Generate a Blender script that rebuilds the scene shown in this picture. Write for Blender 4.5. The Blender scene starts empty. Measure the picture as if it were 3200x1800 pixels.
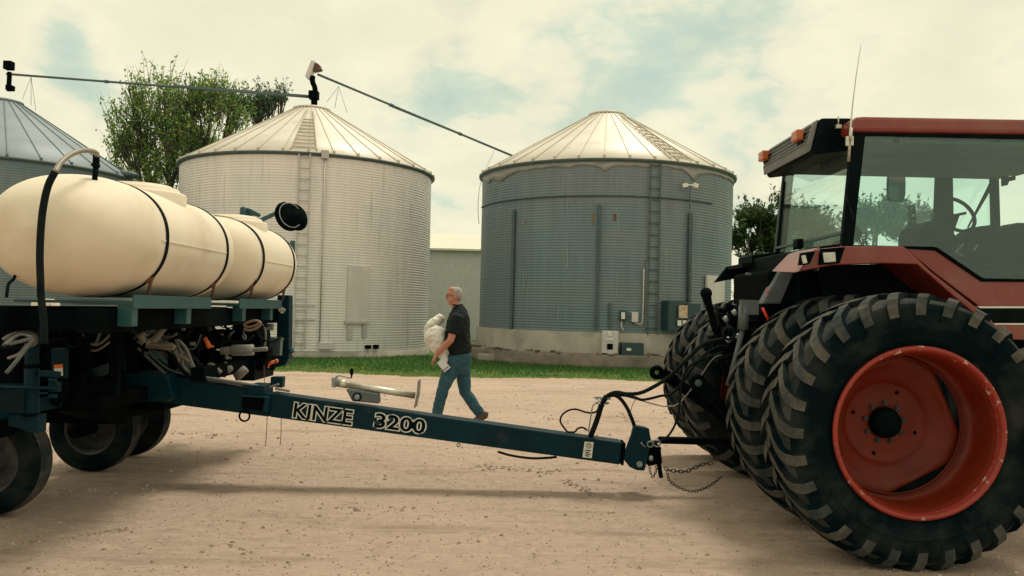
import bpy, math, random
from mathutils import Vector, Matrix, noise as mnoise
random.seed(7)
PI=math.pi
S=bpy.context.scene
COL=S.collection
# ------------------------------------------------------------------ camera
FPX=2633.0; H=1.6; PITCH=math.radians(1.3995); ROLL=math.radians(1.39)
cp,sp=math.cos(PITCH),math.sin(PITCH); cr,sr=math.cos(ROLL),math.sin(ROLL)
F=Vector((0,cp,sp)); U=Vector((0,-sp,cp)); R=Vector((1,0,0))
R2=R*cr+U*sr; U2=-R*sr+U*cr
EYE=Vector((0,0,H))
cd=bpy.data.cameras.new('camera'); cam=bpy.data.objects.new('camera',cd); COL.objects.link(cam)
cam.matrix_world=Matrix(((R2.x,U2.x,-F.x,0),(R2.y,U2.y,-F.y,0),(R2.z,U2.z,-F.z,H),(0,0,0,1)))
cd.sensor_width=36; cd.lens=36*FPX/3200; cd.clip_end=4000; cd.clip_start=.05
S.camera=cam
def ray(px,py):
    return F+R2*((px-1600)/FPX)-U2*((py-900)/FPX)
def W(px,py,Y):
    d=ray(px,py); t=Y/d.y; return EYE+d*t
def G(px,py,z=0):
    d=ray(px,py); t=(z-H)/d.z; return EYE+d*t
def pr(n,Y): return n*Y/FPX      # pixels -> metres at a depth
# ------------------------------------------------------------------ materials
MATS={}
def srgb(r,g,b):
    f=lambda c:(c/255/12.92) if c/255<=.04045 else ((c/255+.055)/1.055)**2.4
    return (f(r),f(g),f(b),1)
def mat(name,c1,c2=None,rough=.6,metal=0,scale=6,stretch=(1,1,1),bump=0,bscale=40,detail=6,lo=.35,hi=.65,spec=.5,coat=0,grime=None,gscale=2,glo=.5,ghi=.7,rvar=0):
    m=bpy.data.materials.new(name); m.use_nodes=True; nt=m.node_tree; N=nt.nodes; L=nt.links
    b=N['Principled BSDF']; b.inputs['Roughness'].default_value=rough; b.inputs['Metallic'].default_value=metal
    b.inputs['Specular IOR Level'].default_value=spec; b.inputs['Coat Weight'].default_value=coat
    tc=N.new('ShaderNodeTexCoord'); mp=N.new('ShaderNodeMapping'); mp.inputs['Scale'].default_value=stretch
    L.new(tc.outputs['Object'],mp.inputs[0])
    def nz(sc,dt=detail):
        n=N.new('ShaderNodeTexNoise'); n.inputs['Scale'].default_value=sc; n.inputs['Detail'].default_value=dt
        n.inputs['Roughness'].default_value=.62; L.new(mp.outputs[0],n.inputs['Vector']); return n
    def rng(src,a,b_):
        r=N.new('ShaderNodeMapRange'); r.inputs[1].default_value=a; r.inputs[2].default_value=b_; L.new(src,r.inputs[0]); return r.outputs[0]
    col=None
    if c2 is None: b.inputs['Base Color'].default_value=c1
    else:
        n=nz(scale); mx=N.new('ShaderNodeMix'); mx.data_type='RGBA'; mx.inputs[6].default_value=c1; mx.inputs[7].default_value=c2
        L.new(rng(n.outputs[0],lo,hi),mx.inputs[0]); col=mx.outputs[2]
        if grime:
            g=nz(gscale,9); m2=N.new('ShaderNodeMix'); m2.data_type='RGBA'; m2.inputs[7].default_value=grime
            L.new(rng(g.outputs[0],glo,ghi),m2.inputs[0]); L.new(col,m2.inputs[6]); col=m2.outputs[2]
        L.new(col,b.inputs['Base Color'])
        if rvar:
            r=N.new('ShaderNodeMapRange'); r.inputs[3].default_value=rough-rvar; r.inputs[4].default_value=rough+rvar
            L.new(n.outputs[0],r.inputs[0]); L.new(r.outputs[0],b.inputs['Roughness'])
    if bump:
        n=nz(bscale); bp=N.new('ShaderNodeBump'); bp.inputs['Strength'].default_value=bump; bp.inputs['Distance'].default_value=.02
        L.new(n.outputs[0],bp.inputs['Height']); L.new(bp.outputs[0],b.inputs['Normal'])
    MATS[name]=m; return m
def rgb(r,g,b): return (r,g,b,1)
def translucent(m,k=.45):
    nt=m.node_tree; N=nt.nodes; L=nt.links; b=N['Principled BSDF']; o=N['Material Output']
    t=N.new('ShaderNodeBsdfTranslucent'); src=b.inputs['Base Color'].links[0].from_socket
    h=N.new('ShaderNodeMix'); h.data_type='RGBA'; h.blend_type='MULTIPLY'; h.inputs[0].default_value=1; L.new(src,h.inputs[6]); h.inputs[7].default_value=(1.5,1.5,.8,1); L.new(h.outputs[2],t.inputs[0])
    x=N.new('ShaderNodeMixShader'); x.inputs[0].default_value=k; L.new(b.outputs[0],x.inputs[1]); L.new(t.outputs[0],x.inputs[2]); L.new(x.outputs[0],o.inputs[0]); return m
M_blue=mat('planter_blue_paint',rgb(.0005,.016,.026),rgb(.0015,.027,.040),.5,scale=3,grime=rgb(.06,.055,.045),gscale=5,glo=.60,ghi=.9,rvar=.12,spec=.12)
M_blue2=mat('teal_paint',rgb(.006,.055,.068),rgb(.012,.075,.085),.4,scale=4,grime=rgb(.07,.08,.07),gscale=6,glo=.55,ghi=.8)
M_black=mat('dark_steel',rgb(.0008,.0026,.0032),rgb(.003,.0058,.0062),.85,scale=5,bump=.1,spec=.03)
M_blk=mat('black_plastic',rgb(.0015,.005,.006),rgb(.004,.009,.010),.55,scale=5,spec=.03)
M_rub=mat('hose_rubber',rgb(.005,.010,.012),rgb(.014,.018,.018),.5,scale=12,spec=.03)
M_tyre=mat('tyre_rubber',rgb(.0015,.007,.009),rgb(.005,.012,.014),.9,scale=2.5,bump=.15,bscale=18,grime=rgb(.038,.040,.035),gscale=2.4,glo=.46,ghi=.76,spec=.03)
M_dust=mat('tread_dust',rgb(.12,.11,.095),rgb(.06,.06,.054),.95,scale=9,bump=.4,bscale=45,spec=.1,grime=rgb(.03,.042,.042),gscale=4,glo=.44,ghi=.66)
M_worn=mat('worn_rubber',rgb(.010,.020,.022),rgb(.065,.062,.055),.9,scale=5,bump=.2,bscale=30,spec=.1)
M_rim=mat('rim_red_paint',rgb(.18,.020,.006),rgb(.135,.014,.005),.45,scale=4,bump=.05,bscale=60,grime=rgb(.17,.045,.022),gscale=3.5,glo=.55,ghi=.85,spec=.25)
M_rimedge=mat('rim_chipped_paint',rgb(.30,.026,.013),rgb(.24,.021,.010),.45,scale=5,bump=.15,bscale=50,grime=rgb(.50,.38,.30),gscale=15,glo=.61,ghi=.66)
M_red=mat('tractor_red_paint',rgb(.215,.028,.020),rgb(.18,.024,.017),.35,scale=2,grime=rgb(.24,.10,.075),gscale=2.2,glo=.5,ghi=.9,rvar=.1,coat=.2)
M_grey=mat('grey_plastic',rgb(.13,.14,.14),rgb(.19,.19,.185),.6,scale=5)
M_liner=mat('headliner',rgb(.06,.085,.085),rgb(.08,.105,.10),.9,scale=5)
M_postg=mat('grey_post_paint',rgb(.07,.09,.095),rgb(.10,.12,.12),.55,scale=4)
M_tank=mat('tank_plastic',rgb(.80,.70,.56),rgb(.72,.62,.49),.58,scale=1.3,bump=.06,bscale=4,grime=rgb(.58,.44,.29),gscale=1.1,glo=.52,ghi=.8,spec=.22)
_b=M_tank.node_tree.nodes['Principled BSDF']; _b.inputs['Subsurface Weight'].default_value=.25; _b.inputs['Subsurface Radius'].default_value=(.1,.07,.04); _b.inputs['Subsurface Scale'].default_value=.3
M_silver=mat('zinc',rgb(.62,.60,.50),rgb(.45,.45,.40),.35,metal=.7,scale=10)
M_alum=mat('grey_metal',rgb(.30,.33,.33),rgb(.20,.22,.22),.45,metal=.4,scale=8)
M_orange=mat('orange_plastic',rgb(.75,.16,.03),rgb(.65,.12,.02),.5,scale=5)
M_amber=mat('amber_lens',rgb(.50,.12,.03),rgb(.40,.085,.025),.25,scale=20)
M_white=mat('white_decal',rgb(.72,.72,.66),rgb(.62,.62,.56),.5,scale=12)
M_lampglass=mat('lamp_glass',rgb(.60,.60,.48),rgb(.42,.44,.38),.15,scale=25,coat=1)
M_rust=mat('rust',rgb(.16,.07,.035),rgb(.07,.05,.04),.8,scale=9)
M_beige=mat('beige_hose',rgb(.30,.27,.20),rgb(.19,.18,.14),.45,scale=6)
M_tan=mat('dirty_hose',rgb(.28,.24,.195),rgb(.15,.14,.125),.6,scale=9)
M_conc=mat('concrete',rgb(.40,.36,.30),rgb(.29,.27,.235),.9,scale=1.3,bump=.5,bscale=12,detail=10,grime=rgb(.17,.15,.13),gscale=1.1,glo=.52,ghi=.78)
M_concd=mat('soiled_concrete',rgb(.24,.19,.155),rgb(.15,.125,.105),.95,scale=1.5,bump=.5,bscale=12,detail=10,grime=rgb(.09,.085,.075),gscale=2,glo=.5,ghi=.75)
M_bark=mat('bark',rgb(.05,.045,.035),rgb(.09,.08,.065),.9,scale=8,stretch=(1,1,.2),bump=.5)
M_shed=mat('shed_steel',rgb(.60,.575,.57),rgb(.53,.51,.51),.5,scale=3,metal=.2)
M_shedroof=mat('shed_roof_steel',rgb(.72,.68,.56),rgb(.64,.61,.51),.45,scale=3)
def galv(name,a,b,streak,rough=.5,metal=.12,st=.55,eh=.8):
    return mat(name,a,b,rough,metal=metal,scale=1.3,stretch=(3,3,.25),detail=8,lo=.3,hi=.7,grime=streak,gscale=2.2,glo=st,ghi=eh,rvar=.08)
GA=[galv('galvanised_light_%s'%k,rgb(*[.80*v for v in c]),rgb(*[.71*v for v in c]),rgb(.44,.44,.455)) for k,c in (('warm',(1,.93,.90)),('plain',(.97,.915,.89)),('cool',(.93,.895,.885)))]
GB=[galv('galvanised_dark_%s'%k,rgb(*[.19*v for v in c]),rgb(*[.155*v for v in c]),rgb(.11,.14,.15)) for k,c in (('warm',(.90,1.12,1.22)),('plain',(.84,1.12,1.24)),('cool',(.76,1.10,1.24)))]
M_roofm=mat('bin_roof_steel',rgb(.72,.66,.58),rgb(.62,.575,.50),.5,metal=.15,scale=1.2,detail=8,grime=rgb(.45,.40,.34),gscale=1.6,glo=.56,ghi=.85)
M_roofc=mat('bin_roof_steel_grey',rgb(.25,.29,.32),rgb(.21,.25,.275),.55,metal=.1,scale=1.2,detail=8)
M_rib=mat('roof_rib',rgb(.56,.50,.40),rgb(.46,.42,.34),.5,metal=.2,scale=4)
M_ribc=mat('roof_rib_blue',rgb(.08,.13,.14),rgb(.11,.16,.17),.5,metal=.2,scale=4)
M_eave=mat('eave_trim',rgb(.05,.085,.09),rgb(.09,.12,.12),.6,scale=3)
M_lad=mat('ladder_steel_grey',rgb(.52,.49,.475),rgb(.42,.405,.395),.5,metal=.4,scale=5)
M_ladd=mat('ladder_steel_dark',rgb(.045,.075,.08),rgb(.08,.11,.115),.5,metal=.3,scale=5)
M_cab=mat('electric_cabinet',rgb(.008,.035,.045),rgb(.014,.05,.058),.5,scale=4)
M_panelg=mat('door_panel_grey',rgb(.62,.58,.56),rgb(.54,.51,.50),.5,scale=2,metal=.2)
M_skin=mat('skin',rgb(.50,.22,.15),rgb(.42,.18,.12),.55,scale=18)
M_hair=mat('grey_hair',rgb(.42,.38,.34),rgb(.20,.18,.17),.8,scale=60)
M_shirt=mat('black_cotton',rgb(.004,.008,.009),rgb(.011,.017,.018),.9,scale=5,bump=.6,bscale=16,spec=.2)
M_jean=mat('blue_denim',rgb(.025,.075,.105),rgb(.05,.115,.145),.9,scale=9,bump=.7,bscale=22,spec=.15)
M_shoe=mat('brown_leather',rgb(.10,.06,.045),rgb(.06,.04,.03),.6,scale=9)
M_blank=None
M_bag=mat('white_sack',rgb(.76,.72,.64),rgb(.60,.57,.52),.55,scale=7,bump=.9,bscale=14)
M_paper=mat('paper',rgb(.72,.70,.72),rgb(.66,.64,.68),.7,scale=6)
M_purple=mat('purple_print',rgb(.25,.12,.3),rgb(.2,.1,.25),.7,scale=6)
M_mirror=mat('mirror_glass',rgb(.62,.68,.62),rgb(.5,.58,.56),.12,metal=.85,scale=3)
def glassmat(name,tint,refl,rough=.03):
    m=bpy.data.materials.new(name); m.use_nodes=True; nt=m.node_tree; N=nt.nodes; L=nt.links
    N.remove(N['Principled BSDF']); out=N['Material Output']
    t=N.new('ShaderNodeBsdfTransparent'); t.inputs[0].default_value=tint
    g=N.new('ShaderNodeBsdfGlossy'); g.inputs['Roughness'].default_value=rough; g.inputs[0].default_value=(.8,.95,.9,1)
    lw=N.new('ShaderNodeLayerWeight'); lw.inputs[0].default_value=.5; fr=N.new('ShaderNodeMath'); fr.operation='POWER'; L.new(lw.outputs['Facing'],fr.inputs[0]); fr.inputs[1].default_value=4
    ma=N.new('ShaderNodeMath'); ma.operation='MULTIPLY_ADD'; ma.inputs[1].default_value=.35; ma.inputs[2].default_value=refl
    L.new(fr.outputs[0],ma.inputs[0])
    mx=N.new('ShaderNodeMixShader'); L.new(ma.outputs[0],mx.inputs[0]); L.new(t.outputs[0],mx.inputs[1]); L.new(g.outputs[0],mx.inputs[2])
    L.new(mx.outputs[0],out.inputs[0]); return m
M_glass=glassmat('tinted_cab_glass',(.88,.975,.96,1),.05)
M_glassr=glassmat('rear_cab_glass',(.95,.985,.97,1),.04)
# ------------------------------------------------------------------ mesh builder
def frame(d,up=Vector((0,0,1))):
    d=d.normalized()
    if abs(d.dot(up))>.98: up=Vector((1,0,0)) if abs(d.x)<.9 else Vector((0,1,0))
    a=d.cross(up).normalized(); b=a.cross(d).normalized(); return a,b
def catmull(P,n=8):
    P=[Vector(p) for p in P]
    if len(P)<3: return P
    out=[]; Q=[P[0]*2-P[1]]+P+[P[-1]*2-P[-2]]
    for i in range(1,len(Q)-2):
        p0,p1,p2,p3=Q[i-1],Q[i],Q[i+1],Q[i+2]
        for k in range(n):
            t=k/n; out.append(.5*((2*p1)+(p2-p0)*t+(2*p0-5*p1+4*p2-p3)*t*t+(3*p1-p0-3*p2+p3)*t*t*t))
    out.append(P[-1]); return out
SPLIT={'stanchion','mould_seam','tank_saddle','saddle_bracket','sheet_seam','hydraulic_valve_block','rubble','hose_bracket','pale_fitting','paper_notes','outlet','door_step','lever','lamp_recess','lamp_housing','rust_streak','guy_wire','stripe','bracket','hydraulic_coupling','pvc_pipe','tank_frame','fertiliser_frame','row_unit_block','axle_arm','axle','pump_housing','brace','step_plate','fan_box_opening','lift_linkage','front_axle','drawbar_support','cab_floor','lift_frame','marker_cradle','marker_hinge','transmission_housing','rear_housing','rear_sill','bolt_hole','headliner'}
class MB:
    def __init__(s): s.v=[]; s.f=[]; s.m=[]; s.sm=[]
    def add(s,vs,fs,mi=0,smooth=False):
        o=len(s.v); s.v+= [Vector(v) for v in vs]
        for f in fs: s.f.append([o+i for i in f]); s.m.append(mi); s.sm.append(smooth)
        return s
    def hexa(s,p,mi=0): # 8 corners: bottom 0-3 ccw, top 4-7
        return s.add(p,[(3,2,1,0),(4,5,6,7),(0,1,5,4),(1,2,6,5),(2,3,7,6),(3,0,4,7)],mi)
    def box(s,c,sz,rot=None,mi=0):
        c=Vector(c); x,y,z=[k/2 for k in sz]; p=[Vector(q) for q in ((-x,-y,-z),(x,-y,-z),(x,y,-z),(-x,y,-z),(-x,-y,z),(x,-y,z),(x,y,z),(-x,y,z))]
        if rot is not None: p=[rot@q for q in p]
        return s.hexa([q+c for q in p],mi)
    def bb(s,x0,x1,y0,y1,z0,z1,mi=0): return s.box(((x0+x1)/2,(y0+y1)/2,(z0+z1)/2),(abs(x1-x0),abs(y1-y0),abs(z1-z0)),None,mi)
    def bar(s,p0,p1,w,h,up=Vector((0,0,1)),mi=0):
        p0,p1=Vector(p0),Vector(p1); a,b=frame(p1-p0,Vector(up)); a=a*w/2; b=b*h/2
        return s.hexa([p0-a-b,p0+a-b,p1+a-b,p1-a-b,p0-a+b,p0+a+b,p1+a+b,p1-a+b],mi)
    def prism(s,poly,ex,mi=0): # poly 3d pts, ex extrusion vector
        n=len(poly); P=[Vector(p) for p in poly]; ex=Vector(ex); Q=[p+ex for p in P]
        nrm=Vector((0,0,0))
        for i in range(n): nrm+=P[i].cross(P[(i+1)%n])
        flip=nrm.dot(ex)>0
        f=[tuple(range(n)),tuple(range(2*n-1,n-1,-1))]+[(i,i+n,(i+1)%n+n,(i+1)%n) for i in range(n)]
        if flip: f=[tuple(reversed(k)) for k in f]
        return s.add(P+Q,f,mi)
    def tube(s,pts,r,seg=10,cat=0,mi=0,caps=True,smooth=True):
        P=[Vector(p) for p in pts]
        if cat: P=catmull(P,cat)
        n=len(P); rs=r if isinstance(r,(list,tuple)) else [r]*n
        if len(rs)!=n: rs=[rs[min(len(rs)-1,int(i*(len(rs)-1)/(n-1)+.5))] for i in range(n)]
        a=None; vs=[]
        for i in range(n):
            d=(P[min(i+1,n-1)]-P[max(i-1,0)])
            if d.length<1e-9: d=Vector((0,0,1))
            d.normalize()
            if a is None: a,b=frame(d)
            else:
                a=(a-d*a.dot(d)); a=a.normalized() if a.length>1e-6 else frame(d)[0]; b=a.cross(d)
            for k in range(seg):
                t=2*PI*k/seg; vs.append(P[i]+(a*math.cos(t)+b*math.sin(t))*rs[i])
        fs=[(i*seg+k,i*seg+(k+1)%seg,(i+1)*seg+(k+1)%seg,(i+1)*seg+k) for i in range(n-1) for k in range(seg)]
        if caps: fs+= [tuple(reversed(range(seg))),tuple(range((n-1)*seg,n*seg))]
        return s.add(vs,fs,mi,smooth)
    def lathe(s,prof,o,ax,seg=48,mi=0,smooth=True,ref=None,mis=None,skip=None):
        o=Vector(o); ax=Vector(ax).normalized(); a,b=frame(ax)
        vs=[]; n=len(prof)
        for (r,h) in prof:
            for k in range(seg):
                t=2*PI*k/seg; vs.append(o+ax*h+(a*math.cos(t)+b*math.sin(t))*r)
        for i in range(n-1):
            fs=[]
            for k in range(seg):
                if skip and skip(i,k): continue
                fs.append((i*seg+k,i*seg+(k+1)%seg,(i+1)*seg+(k+1)%seg,(i+1)*seg+k))
            base=len(s.v) if i==0 else base
            if i==0:
                s.v+= [Vector(v) for v in vs]
            for f in fs: s.f.append([base+q for q in f]); s.m.append(mis[i] if mis else mi); s.sm.append(smooth)
        return s
    def ball(s,c,r,seg=16,mi=0,rot=None):
        c=Vector(c); rx,ry,rz=r if isinstance(r,(list,tuple)) else (r,r,r); vs=[]; m=seg//2
        for i in range(m+1):
            ph=PI*i/m
            for k in range(seg):
                t=2*PI*k/seg; p=Vector((rx*math.sin(ph)*math.cos(t),ry*math.sin(ph)*math.sin(t),rz*math.cos(ph)))
                if rot is not None: p=rot@p
                vs.append(c+p)
        fs=[(i*seg+k,(i+1)*seg+k,(i+1)*seg+(k+1)%seg,i*seg+(k+1)%seg) for i in range(m) for k in range(seg)]
        return s.add(vs,fs,mi,True)
    def torus(s,c,ax,R_,r,seg=16,sg=6,mi=0,stretch=None):
        c=Vector(c); a,b=frame(Vector(ax)); 
        if stretch: sa,sb=stretch
        else: sa=sb=1
        P=[c+a*R_*sa*math.cos(2*PI*k/seg)+b*R_*sb*math.sin(2*PI*k/seg) for k in range(seg+1)]
        return s.tube(P,r,sg,mi=mi,caps=False)
    def islands(s):
        n=len(s.v); p=list(range(n))
        def fd(i):
            while p[i]!=i: p[i]=p[p[i]]; i=p[i]
            return i
        for f in s.f:
            a=fd(f[0])
            for i in f[1:]: p[fd(i)]=a
        out={}
        for k,f in enumerate(s.f): out.setdefault(fd(f[0]),[]).append(k)
        res=[]
        for ks in out.values():
            m=MB(); mp={}
            for k in ks:
                for i in s.f[k]:
                    if i not in mp: mp[i]=len(m.v); m.v.append(s.v[i])
                m.f.append([mp[i] for i in s.f[k]]); m.m.append(s.m[k]); m.sm.append(s.sm[k])
            res.append(m)
        return res
    def build(s,name,mats,parent=None,bevel=0,auto=None,subs=0,solid=0,fix=True):
        if name in SPLIT:
            L_=s.islands()
            if len(L_)>1: return [m.build1(name,mats,parent,bevel,auto,subs,solid,fix) for m in L_][0]
        return s.build1(name,mats,parent,bevel,auto,subs,solid,fix)
    def build1(s,name,mats,parent=None,bevel=0,auto=None,subs=0,solid=0,fix=True):
        me=bpy.data.meshes.new(name); me.from_pydata([tuple(v) for v in s.v],[],s.f)
        if not isinstance(mats,(list,tuple)): mats=[mats]
        for m in mats: me.materials.append(m)
        me.polygons.foreach_set('material_index',[min(i,len(mats)-1) for i in s.m]); me.polygons.foreach_set('use_smooth',s.sm)
        me.update()
        if fix:
            import bmesh
            bm=bmesh.new(); bm.from_mesh(me); bmesh.ops.remove_doubles(bm,verts=bm.verts,dist=1e-5)
            bmesh.ops.recalc_face_normals(bm,faces=bm.faces); bm.to_mesh(me); bm.free()
        o=bpy.data.objects.new(name,me); COL.objects.link(o)
        if parent: o.parent=parent
        if solid: q=o.modifiers.new('s','SOLIDIFY'); q.thickness=solid
        if bevel: q=o.modifiers.new('b','BEVEL'); q.width=bevel; q.segments=2; q.limit_method='ANGLE'; q.angle_limit=math.radians(40); q.harden_normals=False
        if subs: q=o.modifiers.new('u','SUBSURF'); q.levels=subs; q.render_levels=subs
        return o
def thing(name,label,cat,group=None,kind=None,loc=None):
    o=bpy.data.objects.new(name,None); COL.objects.link(o); o['label']=label; o['category']=cat
    if group: o['group']=group
    if kind: o['kind']=kind
    o.empty_display_size=.2
    return o
def tag(o,label=None,cat=None,group=None,kind=None):
    if label: o['label']=label
    if cat: o['category']=cat
    if group: o['group']=group
    if kind: o['kind']=kind
    return o
def textmesh(name,body,size,M,mtl,parent,offset=0,extrude=.001,xs=1):
    cu=bpy.data.curves.new(name,'FONT'); cu.body=body; cu.size=size; cu.offset=offset; cu.extrude=extrude; cu.resolution_u=4
    t=bpy.data.objects.new(name,cu); COL.objects.link(t)
    dg=bpy.context.evaluated_depsgraph_get(); me=bpy.data.meshes.new_from_object(t.evaluated_get(dg)); 
    bpy.data.objects.remove(t); bpy.data.curves.remove(cu)
    me.transform(M@Matrix.Diagonal((xs,1,1,1))); me.materials.clear(); me.materials.append(mtl)
    o=bpy.data.objects.new(name,me); COL.objects.link(o); o.parent=parent; return o
#@@@ world
def PW(pts,Y): return [W(a,b,Y) for a,b in pts]
w=bpy.data.worlds.new('World'); S.world=w; w.use_nodes=True
nt=w.node_tree; N=nt.nodes; L=nt.links
SUN_EL=math.radians(67); SUN_AZ=math.radians(38)   # azimuth from +Y (away from camera), negative = left
bg=N['Background']; out=N['World Output']
sky=N.new('ShaderNodeTexSky'); sky.sky_type='NISHITA'; sky.sun_disc=False; sky.sun_elevation=SUN_EL; sky.sun_rotation=SUN_AZ
L.new(sky.outputs[0],bg.inputs[0]); bg.inputs[1].default_value=.10
tc=N.new('ShaderNodeTexCoord')
mp=N.new('ShaderNodeMapping'); mp.inputs['Scale'].default_value=(1,1,1.9); mp.inputs['Location'].default_value=(.35,.0,.1); L.new(tc.outputs['Generated'],mp.inputs[0])
n1=N.new('ShaderNodeTexNoise'); n1.inputs['Scale'].default_value=2.6; n1.inputs['Detail'].default_value=9; n1.inputs['Roughness'].default_value=.5; n1.inputs['Distortion'].default_value=.25
L.new(mp.outputs[0],n1.inputs['Vector'])
# openings between the clouds: directions in the sky where the blue shows
nd=N.new('ShaderNodeTexNoise'); nd.inputs['Scale'].default_value=6.5; nd.inputs['Detail'].default_value=7; nd.inputs['Roughness'].default_value=.55; L.new(mp.outputs[0],nd.inputs['Vector'])
va=N.new('ShaderNodeMath'); va.operation='SUBTRACT'; L.new(nd.outputs[0],va.inputs[0]); va.inputs[1].default_value=.5
vb=N.new('ShaderNodeMath'); vb.operation='ABSOLUTE'; L.new(va.outputs[0],vb.inputs[0])
v1=N.new('ShaderNodeMath'); v1.operation='MULTIPLY_ADD'; L.new(vb.outputs[0],v1.inputs[0]); v1.inputs[1].default_value=.55; L.new(n1.outputs[0],v1.inputs[2])
v2=N.new('ShaderNodeMath'); v2.operation='ADD'; v2.inputs[1].default_value=-.015; L.new(v1.outputs[0],v2.inputs[0])
val=v2.outputs[0]
# openings between the clouds: directions in the sky where the blue shows
for (px,py,rad,amt) in ((215,150,.085,.27),(1310,170,.12,.06),(1490,360,.07,.07),(2330,190,.16,.10),(2740,180,.10,.07),(1000,330,.05,.05),(3160,200,.07,.09)):
    d=ray(px,py).normalized()
    dot=N.new('ShaderNodeVectorMath'); dot.operation='DISTANCE'; L.new(tc.outputs['Generated'],dot.inputs[0]); dot.inputs[1].default_value=d
    r=N.new('ShaderNodeMapRange'); r.interpolation_type='SMOOTHSTEP'; r.inputs[1].default_value=0; r.inputs[2].default_value=rad; r.inputs[3].default_value=amt; r.inputs[4].default_value=0
    L.new(dot.outputs['Value'],r.inputs[0]); s_=N.new('ShaderNodeMath'); s_.operation='SUBTRACT'; L.new(val,s_.inputs[0]); L.new(r.outputs[0],s_.inputs[1]); val=s_.outputs[0]
cr_=N.new('ShaderNodeValToRGB'); L.new(val,cr_.inputs[0])
e=cr_.color_ramp.elements; e[0].position=.33; e[0].color=(.56,.68,.57,1); e[1].position=.50; e[1].color=(.97,.92,.67,1)
x=e.new(.40); x.color=(.68,.77,.60,1); x=e.new(.44); x.color=(.87,.86,.64,1); x=e.new(.62); x.color=(.90,.86,.63,1)
n2=N.new('ShaderNodeTexNoise'); n2.inputs['Scale'].default_value=7; n2.inputs['Detail'].default_value=8; L.new(mp.outputs[0],n2.inputs['Vector'])
rr=N.new('ShaderNodeMapRange'); rr.inputs[3].default_value=.88; rr.inputs[4].default_value=1.10; L.new(n2.outputs[0],rr.inputs[0])
b2=N.new('ShaderNodeBackground'); L.new(cr_.outputs[0],b2.inputs[0]); L.new(rr.outputs[0],b2.inputs[1])
mx=N.new('ShaderNodeMixShader'); mx.inputs[0].default_value=.95; L.new(bg.outputs[0],mx.inputs[1]); L.new(b2.outputs[0],mx.inputs[2]); L.new(mx.outputs[0],out.inputs[0])
sl=bpy.data.lights.new('sun','SUN'); sl.energy=2.4; sl.angle=math.radians(15); sl.color=(1,.93,.78)
so=bpy.data.objects.new('sun',sl); COL.objects.link(so)
sd=Vector((math.sin(SUN_AZ)*math.cos(SUN_EL),math.cos(SUN_AZ)*math.cos(SUN_EL),math.sin(SUN_EL)))
so.rotation_euler=sd.to_track_quat('Z','Y').to_euler(); so.location=(0,20,30)
S.view_settings.view_transform='Standard'; S.view_settings.look='None'; S.view_settings.exposure=0; S.view_settings.gamma=1
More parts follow.
